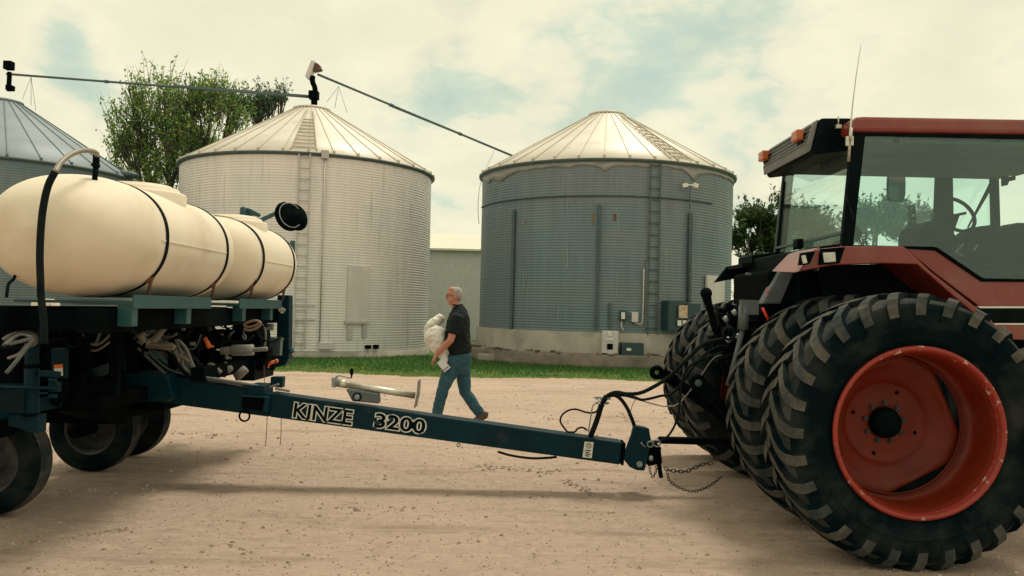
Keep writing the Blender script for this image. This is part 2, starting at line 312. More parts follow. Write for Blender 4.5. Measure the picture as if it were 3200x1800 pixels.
#@@@ ground
def sstep(a,b,x):
    t=max(0,min(1,(x-a)/(b-a))); return t*t*(3-2*t)
def gz(x,y):
    z=-.2*sstep(13,22,y)
    if y<16:
        z+=.010*math.sin(x*34)*math.exp(-((y-4.55-.04*x)/.16)**2)*(.4+.6*mnoise.noise(Vector((x*.5,1,2))))+.008*math.sin(x*30+1)*math.exp(-((y-10.2+.03*x)/.2)**2)
        z-=.016*math.exp(-((y-4.55-.04*x)/.24)**2)+.014*math.exp(-((y-10.2+.03*x)/.26)**2)
        z+=.012*mnoise.noise(Vector((x*.9,y*.9,0)))+.006*mnoise.noise(Vector((x*3,y*3,4)))
    return z-.002
def ground():
    xs=[];x=-400
    m=MB()
    def line(lo,hi,fine_lo,fine_hi,d):
        o=[]; v=fine_lo; st=d
        while v>lo: o.append(v); v-=st; st*=1.25 if v<fine_lo-.5 else 1
        o.append(lo); o=o[::-1]; v=fine_lo+d
        while v<fine_hi: o.append(v); v+=d
        st=d
        while v<hi: o.append(v); v+=st; st*=1.25
        o.append(hi); return o
    X=line(-1500,1500,-9,9,.12); Yv=line(-300,3000,2.5,15,.12)
    nx=len(X)
    vs=[(a,b,gz(a,b)) for b in Yv for a in X]
    fs=[(j*nx+i,j*nx+i+1,(j+1)*nx+i+1,(j+1)*nx+i) for j in range(len(Yv)-1) for i in range(nx-1)]
    m.add(vs,fs,0,True)
    g=bpy.data.materials.new('dirt_yard'); g.use_nodes=True; nt=g.node_tree; N=nt.nodes; L=nt.links; b=N['Principled BSDF']
    b.inputs['Roughness'].default_value=.95; b.inputs['Specular IOR Level'].default_value=.15
    tc=N.new('ShaderNodeTexCoord')
    def nz(sc,dt=8,st=(1,1,1),ro=.6,src=None):
        mp=N.new('ShaderNodeMapping'); mp.inputs['Scale'].default_value=st; L.new(tc.outputs['Object'],mp.inputs[0])
        n=N.new('ShaderNodeTexNoise'); n.inputs['Scale'].default_value=sc; n.inputs['Detail'].default_value=dt; n.inputs['Roughness'].default_value=ro
        L.new(mp.outputs[0],n.inputs['Vector']); return n.outputs[0]
    def rg(s_,a,b_,c=0,d=1):
        r=N.new('ShaderNodeMapRange'); r.inputs[1].default_value=a; r.inputs[2].default_value=b_; r.inputs[3].default_value=c; r.inputs[4].default_value=d; L.new(s_,r.inputs[0]); return r.outputs[0]
    def mixc(f,a,b_):
        x=N.new('ShaderNodeMix'); x.data_type='RGBA'
        L.new(f,x.inputs[0])
        for k,v in ((6,a),(7,b_)):
            if isinstance(v,tuple): x.inputs[k].default_value=v
            else: L.new(v,x.inputs[k])
        return x.outputs[2]
    c=mixc(rg(nz(.45,5),.35,.65),(.55,.41,.325,1),(.45,.335,.265,1))
    c=mixc(rg(nz(9,9,ro=.7),.42,.72,0,.7),c,(.66,.51,.40,1))
    c=mixc(rg(nz(1.6,9,(.30,1.6,1),.68),.54,.70,0,.8),c,(.31,.225,.175,1))     # damp streaks and wheel tracks along the yard
    c=mixc(rg(nz(4.5,10,(.5,1.8,1),.75),.60,.70,0,.85),c,(.17,.125,.10,1))      # clods and scuffs
    c=mixc(rg(nz(38,4,ro=.7),.60,.72,0,.6),c,(.62,.50,.37,1))                      # pale grit
    c=mixc(rg(nz(55,3,ro=.7),.62,.72,0,.6),c,(.15,.115,.09,1))
    for sc_,st_,lo_ in ((1.1,(.22,1.5,1),.006),(2.3,(.35,1.3,1),.008),(1.7,(.8,.9,1),.005)):   # thin dark drying lines and tyre edges
        f=nz(sc_,5,st_,.55); sb=N.new('ShaderNodeMath'); sb.operation='SUBTRACT'; L.new(f,sb.inputs[0]); sb.inputs[1].default_value=.5
        ab=N.new('ShaderNodeMath'); ab.operation='ABSOLUTE'; L.new(sb.outputs[0],ab.inputs[0]); ln=rg(ab.outputs[0],lo_,0)
        pu=N.new('ShaderNodeMath'); pu.operation='MULTIPLY'; L.new(ln,pu.inputs[0]); L.new(rg(nz(sc_*2.2,6),.5,.66,0,.8),pu.inputs[1]); c=mixc(pu.outputs[0],c,(.16,.115,.09,1))
    L.new(c,b.inputs['Base Color'])
    ad=N.new('ShaderNodeMath'); ad.operation='ADD'; L.new(nz(26,8,ro=.75),ad.inputs[0])
    mu=N.new('ShaderNodeMath'); mu.operation='MULTIPLY'; mu.inputs[1].default_value=1.6; L.new(nz(4.5,10,(.5,1.8,1),.7),mu.inputs[0]); L.new(mu.outputs[0],ad.inputs[1])
    bp=N.new('ShaderNodeBump'); bp.inputs['Strength'].default_value=1.0; bp.inputs['Distance'].default_value=.03; L.new(ad.outputs[0],bp.inputs['Height']); L.new(bp.outputs[0],b.inputs['Normal'])
    o=m.build('ground',g,fix=False); tag(o,'tan dirt yard with scuffs and faint wheel tracks under the machines','ground',kind='structure')
ground()
# clods and pebbles strewn over the yard
def clods():
    m=MB(); rnd=random.Random(3)
    def clod(x,y,r):
        z=gz(x,y); n=6
        vs=[(x+r*1.5*math.cos(t)*rnd.uniform(.7,1.2),y+r*math.sin(t)*rnd.uniform(.7,1.2),z-.002) for t in [2*PI*k/n for k in range(n)]]
        vs+=[(x+r*.8*math.cos(t)*rnd.uniform(.6,1.2),y+r*.6*math.sin(t)*rnd.uniform(.6,1.2),z+r*rnd.uniform(.6,1.1)) for t in [2*PI*(k+.3)/n for k in range(n)]]
        fs=[(k,(k+1)%n,n+(k+1)%n,n+k) for k in range(n)]+[tuple(range(n,2*n))]
        m.add(vs,fs,rnd.choice((0,0,1)))
    for _ in range(15000):
        y=2.6+rnd.random()**1.5*17; x=rnd.uniform(-.66,.66)*y
        clod(x,y,rnd.uniform(.0025,.0075)*(1+(rnd.random()<.06)*1.2))
    # ridges of churned soil seen in the photo
    for (a,b,c,d,n) in ((1480,1460,1740,1475,70),(1760,1500,1850,1545,45),(1930,1285,1985,1320,45),(1690,1300,1790,1320,25),(540,1350,720,1362,25),(160,1540,480,1528,30),(60,1700,420,1650,50),(1000,1585,1300,1592,18),(1250,1355,1450,1350,14),(2080,1300,2120,1250,20),(700,1700,800,1740,14)):
        for _ in range(n):
            t=rnd.random(); p=G(a+(c-a)*t+rnd.gauss(0,8),b+(d-b)*t+rnd.gauss(0,4)); clod(p.x,p.y,rnd.uniform(.006,.016))
    o=m.build('dirt_clods',[mat('clod_dark',rgb(.27,.195,.15),rgb(.38,.28,.21),.95,scale=6),mat('pebble',rgb(.55,.44,.36),rgb(.40,.32,.26),.9,scale=6)],fix=False)
    tag(o,'loose soil clods and pebbles strewn across the dirt yard','soil',kind='stuff')
clods()
# grass strip in front of the bins
def grass_front(x): # near edge of the turf (y as a function of x)
    return 22.0+.35*math.sin(x*.9)+.3*mnoise.noise(Vector((x*1.7,3,0)))+.25*mnoise.noise(Vector((x*6,7,0)))
def turf():
    m=MB(); n=160
    xs=[-900,-300,-80]+[-30+i*(60/n) for i in range(n+1)]+[80,300,900]; n=len(xs)-1
    vs=[];fs=[]
    for x in xs:
        y0=grass_front(x); vs+=[(x,y0,gz(x,y0)+.004),(x,y0+2,gz(x,y0+2)+.05),(x,1800,-.15)]
    for i in range(n):
        for k in range(2): a=i*3+k; fs.append((a,a+3,a+4,a+1))
    m.add(vs,fs,0,True)
    o=m.build('lawn',mat('turf_soil',rgb(.04,.12,.018),rgb(.07,.16,.03),.95,scale=2,grime=rgb(.14,.12,.05),gscale=1.2,glo=.55,ghi=.75),fix=False)
    tag(o,'strip of green turf between the yard and the grain bins','lawn',kind='structure')
    g=MB(); rnd=random.Random(5)
    for i in range(60000):
        x=rnd.uniform(-13,12); y0=grass_front(x); t=rnd.random()**1.35; y=y0-.12+t*8
        if math.hypot(x+7.733,y-31.7)<4.62 or math.hypot(x-3.387,y-31.15)<5.1: continue
        h=rnd.uniform(.03,.09)*(.45+.75*min(1,(y-y0+.15)/1.2)); w_=rnd.uniform(.006,.014); a=rnd.uniform(0,PI); dx,dy=math.cos(a)*w_,math.sin(a)*w_
        z=-.2+.05*sstep(0,2,y-y0); lx,ly=rnd.gauss(0,.03),rnd.gauss(0,.03)
        mi=2 if (y-y0<.8+.9*mnoise.noise(Vector((x*.8,y,1))) and rnd.random()<.65) else (1 if rnd.random()<.4 else 0)
        g.add([(x-dx,y-dy,z),(x+dx,y+dy,z),(x+lx,y+ly,z+h)],[(0,1,2)],mi)
    o=g.build('grass_blades',[translucent(q,.35) for q in [mat('grass_green',rgb(.045,.12,.02),rgb(.07,.155,.03),.7,scale=2),mat('grass_deep',rgb(.028,.08,.016),rgb(.045,.105,.022),.7,scale=2),mat('grass_dry',rgb(.26,.24,.06),rgb(.16,.20,.04),.8,scale=2)]],fix=False)
    tag(o,'short mown grass growing in front of the grain bins','grass',kind='stuff')
turf()
#@@@ bins
class Bin: pass
def cyl_hit(B,px,py,extra=0):
    d=ray(px,py); r=B.R+extra; ox,oy=EYE.x-B.x,EYE.y-B.y
    a=d.x**2+d.y**2; b=2*(ox*d.x+oy*d.y); c=ox*ox+oy*oy-r*r; D=max(0,b*b-4*a*c); t=(-b-math.sqrt(D))/(2*a)
    p=EYE+d*t; n=Vector((p.x-B.x,p.y-B.y,0)).normalized(); return p,n
def cyl_box(m,B,x0,y0,x1,y1,depth,mi=0,off=0):
    xc=(x0+x1)/2; p,n=cyl_hit(B,xc,(y0+y1)/2,off); pt,_=cyl_hit(B,xc,y0,off); pb,_=cyl_hit(B,xc,y1,off)
    pl,_=cyl_hit(B,x0,(y0+y1)/2,off); pr_,_=cyl_hit(B,x1,(y0+y1)/2,off)
    tng=Vector((-n.y,n.x,0)); wd=(pr_-pl).length; hh=pt.z-pb.z
    rot=Matrix((tng,n,Vector((0,0,1)))).transposed()
    m.box((p.x+n.x*(depth/2-.01),p.y+n.y*(depth/2-.01),(pt.z+pb.z)/2),(wd,depth,hh),rot,mi)
    return p,n
def make_bin(x,y,R_,zb,ze,rise,walls,roofm,ribm,label,rng,ribs=36,capr=.60,seam_phase=0.0):
    B=Bin(); B.x,B.y,B.R,B.zb,B.ze=x,y,R_,zb,ze
    T=thing('grain_bin',label,'grain bin','corrugated steel grain bins'); T.location=(x,y,-.2); B.T=T
    off=Vector((0,0,0))
    def P(m,name,mats,**k):
        m.v=[Vector((v.x-x,v.y-y,v.z+.2)) for v in m.v]; return m.build(name,mats,T,**k)
    B.P=P
    # corrugated wall, sheet by sheet
    pitch=.0885; nrow=int((ze-zb)/pitch*4); seg=160; m=MB(); rnd=random.Random(rng)
    sheet={}
    ring=.81
    vs=[]
    for j in range(nrow+1):
        z=zb+(ze-zb)*j/nrow; rr=R_+.011*math.sin(2*PI*(z-zb)/pitch)
        # slight dents
        for k in range(seg):
            t=2*PI*k/seg; q=rr+.02*mnoise.noise(Vector((math.cos(t)*2.5,math.sin(t)*2.5,z*.6+rng)))
            vs.append((x+q*math.cos(t),y+q*math.sin(t),z))
    fs=[];mi=[]
    for j in range(nrow):
        rj=int(((j/nrow)*(ze-zb))/ring)
        for k in range(seg):
            sk=int(((k+(rj%2)*8+int(seam_phase*16))%seg)/16)
            key=(rj,sk)
            if key not in sheet: sheet[key]=rnd.choice((0,1,2))
            fs.append((j*seg+k,j*seg+(k+1)%seg,(j+1)*seg+(k+1)%seg,(j+1)*seg+k)); mi.append(sheet[key])
    o=len(m.v); m.v=[Vector(v) for v in vs]; m.f=[list(f) for f in fs]; m.m=mi; m.sm=[True]*len(fs)
    P(m,'wall',walls,fix=False)
    # roof panels with ribs
    er=R_+.10; m=MB()
    m.lathe([(er,ze-.03),(er,ze+.03),(er*.72+capr*.28,ze+.03+rise*.28),(capr,ze+rise)],(x,y,0),(0,0,1),seg=72,mis=[0,0,0],smooth=True)
    P(m,'roof',[roofm])
    m=MB(); a,b=frame(Vector((0,0,1)))
    for k in range(ribs):
        t=2*PI*(k+.3)/ribs; d=Vector((math.cos(t),math.sin(t),0))
        m.bar(Vector((x,y,ze+.035))+d*(er+.02),Vector((x,y,ze+rise+.01))+d*capr,.022,.035)
        m.box(Vector((x,y,ze+.05))+d*(er-.03),(.10,.07,.10),Matrix.Rotation(t,3,'Z'))
    P(m,'roof_ribs',[ribm])
    m=MB(); m.lathe([(R_+.01,ze-.10),(R_+.125,ze-.06),(R_+.135,ze-.005),(R_+.10,ze-.002)],(x,y,0),(0,0,1),seg=96)
    P(m,'eave_trim',[M_eave])
    m=MB(); m.lathe([(capr+.03,ze+rise-.06),(capr+.10,ze+rise-.02),(capr+.10,ze+rise+.03),(capr*.75,ze+rise+.10),(.05,ze+rise+.13)],(x,y,0),(0,0,1),seg=48)
    for k in range(28):
        t=2*PI*k/28; m.box((x+(capr+.055)*math.cos(t),y+(capr+.055)*math.sin(t),ze+rise-.055),(.08,.06,.07),Matrix.Rotation(t,3,'Z'),1)
    P(m,'cap',[roofm,M_eave])
    m=MB(); m.lathe([(R_+.10,-.45),(R_+.10,zb-.03),(R_+.0,zb+.0)],(x,y,0),(0,0,1),seg=96)
    B.found=P(m,'foundation',[M_conc])
    return B
def roof_pt(B,t,f,rise,capr=.60,er=None,up=.06):
    er=B.R+.10; r=er+(capr-er)*f; return Vector((B.x+r*math.cos(t),B.y+r*math.sin(t),B.ze+.03+rise*f+up))
def ladder(B,xa,xb,ytop,ybot,mt,n=18,off=.05,cage=False):
    m=MB()
    pa,na=cyl_hit(B,xa,(ytop+ybot)/2,off+.05); pb,nb=cyl_hit(B,xb,(ytop+ybot)/2,off+.05)
    zt=cyl_hit(B,xa,ytop,off)[0].z; zb=cyl_hit(B,xa,ybot,off)[0].z
    for p in (pa,pb): m.bar((p.x,p.y,zb),(p.x,p.y,zt),.035,.04)
    for k in range(n):
        z=zb+(zt-zb)*(k+.5)/n; m.tube([(pa.x,pa.y,z),(pb.x,pb.y,z)],.018,6)
        if k%3==0:
            for p,nn in ((pa,na),(pb,nb)): m.bar((p.x,p.y,z),(p.x-nn.x*.13,p.y-nn.y*.13,z),.03,.03)
    B.P(m,'ladder',[mt])
B1=make_bin(-7.733,31.70,4.57,.06,6.505,2.42,GA,M_roofm,M_rib,'light silver grain bin with a pale door panel, between the tanks and the walking man',11)
B2=make_bin(3.387,31.15,4.57,.924,6.434,2.42,GB,M_roofm,M_rib,'blue-grey grain bin on a concrete base with electrical boxes, left of the tractor',23,seam_phase=.3)
p3=W(-10,540,32.0)
B3=make_bin(-19.6,32.0,4.75,.06,6.25,2.75,GB,M_roofc,M_ribc,'grain bin with a grey ribbed roof, cut off behind the tanks at the left edge',31,ribs=30)
# ---- fittings of the light bin
m=MB(); c=W(398,547,32.0); m.ball(c,(.42,.3,.16)); m.bar(c,(c.x-.5,c.y-.1,c.z-.1),.12,.12); B3.P(m,'roof_vent',[M_ladd])
ladder(B1,926,961,474,1090,M_lad,18)
m=MB(); cyl_box(m,B1,1085,832,1152,1008,.07); B1.P(m,'door_panel',[M_panelg],bevel=.01)
m=MB(); cyl_box(m,B1,1076,1003,1150,1011,.16); cyl_box(m,B1,1084,1015,1098,1060,.10); cyl_box(m,B1,1130,1015,1143,1055,.10); B1.P(m,'door_step',[M_lad])
m=MB(); cyl_box(m,B1,995,1070,1038,1091,.14); B1.P(m,'vent_box',[M_panelg],bevel=.01)
m=MB(); cyl_box(m,B1,1140,1078,1155,1090,.12); cyl_box(m,B1,1165,1077,1178,1090,.12); B1.P(m,'outlet',[M_black])
m=MB(); p,n_=cyl_hit(B1,1016,480,.08); p2,_=cyl_hit(B1,1000,1085,.08)
m.tube([(p.x,p.y,p.z),(p.x,p.y,p2.z)],.025,6); cyl_box(m,B1,1003,472,1026,497,.18); B1.P(m,'conduit',[M_lad])
m=MB(); pa,_=cyl_hit(B1,920,999,.05)
for yy in (955,999):
    m.tube([cyl_hit(B1,xx,yy+ (xx-880)*.01,.06)[0] for xx in (880,910,950,985)],.015,6)
B1.P(m,'cable',[M_lad])
def roof_ladder(B,t0,t1,rise,mt,n=9,f0=.04,f1=.62):
    m=MB()
    for k in range(n):
        f=f0+(f1-f0)*k/(n-1)
        # rungs keep the gap of the two ribs they hang on
        m.bar(roof_pt(B,t0,f,rise),roof_pt(B,t1,f,rise),.04,.05)
    for t in (t0,t1): m.bar(roof_pt(B,t,0,rise),roof_pt(B,t,f1+.25,rise),.03,.05)
    B.P(m,'roof_ladder',[mt])
roof_ladder(B1,math.radians(-75-9),math.radians(-75+1.2),2.42,M_rib)
roof_ladder(B2,math.radians(-66-4),math.radians(-66+6),2.42,M_rib)
# ---- fittings of the dark bin
ladder(B2,2029,2060,498,1045,M_ladd,15)
for (a,b,c,mt) in ((1605,655,1028,M_ladd),(1872,640,1028,M_ladd),(2160,665,945,M_ladd)):
    m=MB(); p,_=cyl_hit(B2,a,b,.06); q,_=cyl_hit(B2,a-6,c,.06); m.bar((p.x,p.y,q.z),(p.x,p.y,p.z),.11,.09); B2.P(m,'stiffener',[mt])
m=MB(); p,_=cyl_hit(B2,2157,575,.1); q,_=cyl_hit(B2,2157,945,.1); m.tube([(p.x,p.y,q.z),(p.x,p.y,p.z)],.02,6); B2.P(m,'lamp_pole',[M_ladd])
m=MB(); p,n_=cyl_hit(B2,2157,578,.25)
for s_ in (-1,1): m.box(p+Vector((.17*s_,0,-.02)),(.16,.16,.13),Matrix.Rotation(.3*s_,3,'Y'))
m.box(p,(.2,.05,.05)); B2.P(m,'floodlight',[M_white],bevel=.01)
m=MB(); cyl_box(m,B2,2066,941,2118,1033,.45); B2.P(m,'control_cabinet',[M_cab],bevel=.015)
m=MB(); cyl_box(m,B2,2115,948,2158,1030,.50); B2.P(m,'control_cabinet',[M_cab],bevel=.015)
m=MB(); cyl_box(m,B2,2121,954,2147,994,.04,0,.50); B2.P(m,'notice',[mat('sun_faded_notice',rgb(.62,.50,.40),rgb(.38,.20,.13),.7,scale=7)])
m=MB()
for xx in (2117,2133,2149): cyl_box(m,B2,xx,1001,xx+11,1018,.04,0,.50)
B2.P(m,'paper_notes',[M_white])
m=MB(); cyl_box(m,B2,1936,972,1956,1002,.25); cyl_box(m,B2,1941,976,1953,997,.03,1,.25); B2.P(m,'meter_box',[M_cab,M_white],bevel=.008)
m=MB(); cyl_box(m,B2,1970,975,1990,1006,.2); B2.P(m,'switch_box',[M_panelg],bevel=.01)
m=MB(); m.tube([cyl_hit(B2,1943,1002,.15)[0],cyl_hit(B2,1942,1020,.12)[0],cyl_hit(B2,1950,1034,.12)[0]],.03,6,4)
m.tube([cyl_hit(B2,1980,1006,.12)[0],cyl_hit(B2,1995,1012,.12)[0],cyl_hit(B2,2008,995,.1)[0],cyl_hit(B2,2012,840,.1)[0]],.025,6,4)
B2.P(m,'conduit',[M_lad])
m=MB(); cyl_box(m,B2,1880,1033,1930,1106,.35); B2.P(m,'fan_box',[M_panelg],bevel=.02)
m=MB(); cyl_box(m,B2,1897,1074,1915,1092,.02,0,.36); cyl_box(m,B2,1895,1055,1917,1064,.02,1,.36); cyl_box(m,B2,1899,1035,1913,1050,.02,1,.36); B2.P(m,'fan_box_opening',[M_black,M_white])
m=MB(); cyl_box(m,B2,1934,1070,2001,1115,.5); B2.P(m,'floor_hatch',[M_cab],bevel=.02)
m=MB(); cyl_box(m,B2,1958,1088,1972,1096,.02,0,.5); B2.P(m,'hatch_sticker',[M_white])
m=MB(); cyl_box(m,B2,2205,862,2258,962,.09); B2.P(m,'door_panel',[M_panelg],bevel=.01)
m=MB(); cyl_box(m,B2,1901,947,1907,1028,.1); B2.P(m,'slide_gate_rod',[M_ladd])
# rust runs and bright seams on the dark wall
m=MB(); rnd=random.Random(4)
for (a,b,c,w_,k) in ((2012,810,985,4,0),(1850,665,700,5,1),(1917,668,690,8,0),(1640,690,700,3,1)):
    cyl_box(m,B2,a,b,a+w_,c,.016,k,.012)
B2.P(m,'rust_streak',[M_rust,mat('ochre_stain',rgb(.25,.14,.06),rgb(.2,.12,.06),.8,scale=8)])
m=MB()
for (a,b,c) in ((1930,668,745),(1773,758,840),(1635,848,915),(2078,775,850),(1927,845,930),(1744,935,1005),(1774,580,655)): cyl_box(m,B2,a,b,a+2.4,c,.016,0,.012)
B2.P(m,'sheet_seam',[mat('pale_scratch',rgb(.27,.29,.28),rgb(.19,.22,.22),.6,scale=6)])
# the dark hoop below the eave
m=MB(); pts=[]
z0=cyl_hit(B2,1890,612)[0].z
for k in range(61):
    t=math.radians(-172+k*2.1); pts.append((B2.x+(B2.R+.03)*math.cos(t),B2.y+(B2.R+.03)*math.sin(t),z0))
m.tube(pts,.03,6); B2.P(m,'hoop_cable',[M_ladd])
# bleached band under the eave, ragged lower edge
m=MB(); vs=[];fs=[]; n=140
for k in range(n+1):
    t=math.radians(-176+172*k/n); d=.14+.12*mnoise.noise(Vector((t*2.1,0,3)))+.07*mnoise.noise(Vector((t*9,0,3)))+.04*mnoise.noise(Vector((t*34,0,3)))
    for (c0,am,wd) in ((-97,.24,.04),(-58,.34,.05),(-146,.22,.12),(-160,.16,.1)): d+=am*math.exp(-abs(t-math.radians(c0))/wd)
    r=B2.R+.026; vs+=[(B2.x+r*math.cos(t),B2.y+r*math.sin(t),B2.ze-.09),(B2.x+r*math.cos(t),B2.y+r*math.sin(t),B2.ze-.09-d)]
fs=[(2*k,2*k+2,2*k+3,2*k+1) for k in range(n)]; m.add(vs,fs,0,True)
B2.P(m,'bleached_band',[mat('bleached_steel',rgb(.34,.33,.315),rgb(.25,.26,.26),.6,metal=.2,scale=3)],solid=.002,fix=False)
# soiled lower plinth and ledge
m=MB(); m.lathe([(B2.R+.55,-.45),(B2.R+.55,.18),(B2.R+.5,.24),(B2.R+.05,.25)],(B2.x,B2.y,0),(0,0,1),seg=96); B2.P(m,'plinth',[M_concd])
m=MB(); rnd=random.Random(9)
for k in range(60):
    t=math.radians(rnd.uniform(-175,-5)); r=B2.R+rnd.uniform(.25,.5); m.box((B2.x+r*math.cos(t),B2.y+r*math.sin(t),.27),(rnd.uniform(.08,.3),rnd.uniform(.05,.15),rnd.uniform(.03,.09)),Matrix.Rotation(rnd.uniform(0,3),3,'Z'),rnd.choice((0,1,2)))
B2.P(m,'rubble',[M_concd,M_conc,M_rust])
m=MB(); cyl_box(m,B2,1551,1105,1586,1132,.8); B2.P(m,'block',[M_conc],bevel=.02)
# ------------------------------------------------------------- overhead augers
def auger(label,a,b,r,group):
    T=thing('overhead_auger',label,'grain auger',group); m=MB(); m.tube([a,b],r,8); d=(b-a)
    for f in (.33,.66): m.tube([a+d*f-d.normalized()*.07,a+d*f+d.normalized()*.07],r*1.5,8)
    m.build('tube',[M_lad2],T); return T
M_lad2=mat('auger_steel',rgb(.06,.10,.11),rgb(.10,.13,.135),.5,metal=.3,scale=4)
a=W(20,231,32.0); b=W(975,304,31.7)
T1=auger('long nearly level auger tube joining the cut-off bin to the light silver bin',a,b,.043,'auger tubes above the grain bins')
m=MB(); m.bar(W(540,268,31.85),W(975,301,31.7),.07,.07); m.build('chute',[M_lad2],T1)
m=MB(); m.box(W(28,205,32),(.30,.3,.32)); m.tube([W(30,225,32),W(27,285,32)],.09,8); m.box(W(32,275,32),(.22,.3,.2)); m.build('drive_motor',[M_black],T1,bevel=.02)
m=MB()
for (x0,y0,x1,y1) in ((97,240,97,330),(97,240,112,345),(97,240,70,310)): m.tube([W(x0,y0,32),W(x1,y1,31.4)],.008,4)
m.build('guy_wire',[M_lad2],T1)
a=W(992,232,31.7); b=W(1640,503,36)
T2=auger('inclined auger tube falling from the head above the light bin towards the blue-grey bin',a,b,.047,'auger tubes above the grain bins')
m=MB(); m.bar(W(1215,330,33),W(1560,470,35.4),.045,.03); m.build('stay',[M_lad2],T2)
m=MB()
for (x1,y1) in ((1022,318),(1046,338),(1085,352)): m.tube([W(1058,270,31.9),W(x1,y1,31.3)],.009,4)
m.tube([W(1545,470,35),W(1505,560,33),W(1494,640,31),W(1497,700,30.5)],.01,4,4)
m.build('guy_wire',[M_lad2],T2)
T3=thing('auger_head','dark auger drive head with a pale guard on top of the light bin','auger head')
m=MB(); m.prism(PW([(952,238),(972,186),(984,190),(966,247)],31.6),(0,.45,0)); m.build('guard',[M_panelg],T3,bevel=.03)
m=MB(); m.prism(PW([(975,196),(990,196),(1000,204),(1000,218),(978,222)],31.7),(0,.3,0)); m.tube([W(996,212,31.8),W(1008,222,31.8)],.04,8); m.build('motor',[M_rust],T3,bevel=.02)
m=MB(); m.tube(PW([(977,238),(977,256),(984,275),(985,300)],31.7),.10,10,5); m.box(W(981,298,31.7),(.34,.34,.30)); m.tube(PW([(982,305),(982,330)],31.7),.12,10); m.build('down_spout',[M_black],T3)
# ------------------------------------------------------------- shed
T=thing('metal_shed','pale ribbed steel shed with a cream roof, in the gap between the two bins','shed')
m=MB(); z1=W(1420,783,45).z
xs=-14; vs=[]; 
while xs<3:
    m.bb(xs,xs+.18,45,45.05,-.4,z1); m.bb(xs+.18,xs+.3,44.97,45.02,-.4,z1); xs+=.3
m.build('wall',[M_shed],T)
m=MB(); z2=W(1420,735,51).z; m.prism([(-14.3,44.6,z1-.02),(-14.3,51,z2),(-14.3,57.4,z1-.02),(-14.3,57.4,z1+.08),(-14.3,51,z2+.1),(-14.3,44.6,z1+.08)],(17.6,0,0)); m.build('roof',[M_shedroof],T)
m=MB(); m.bb(-14,3,57,57.05,-.4,z1); m.bb(-14,-13.95,45.05,57,-.4,z1); m.build('rear_wall',[M_shed],T)
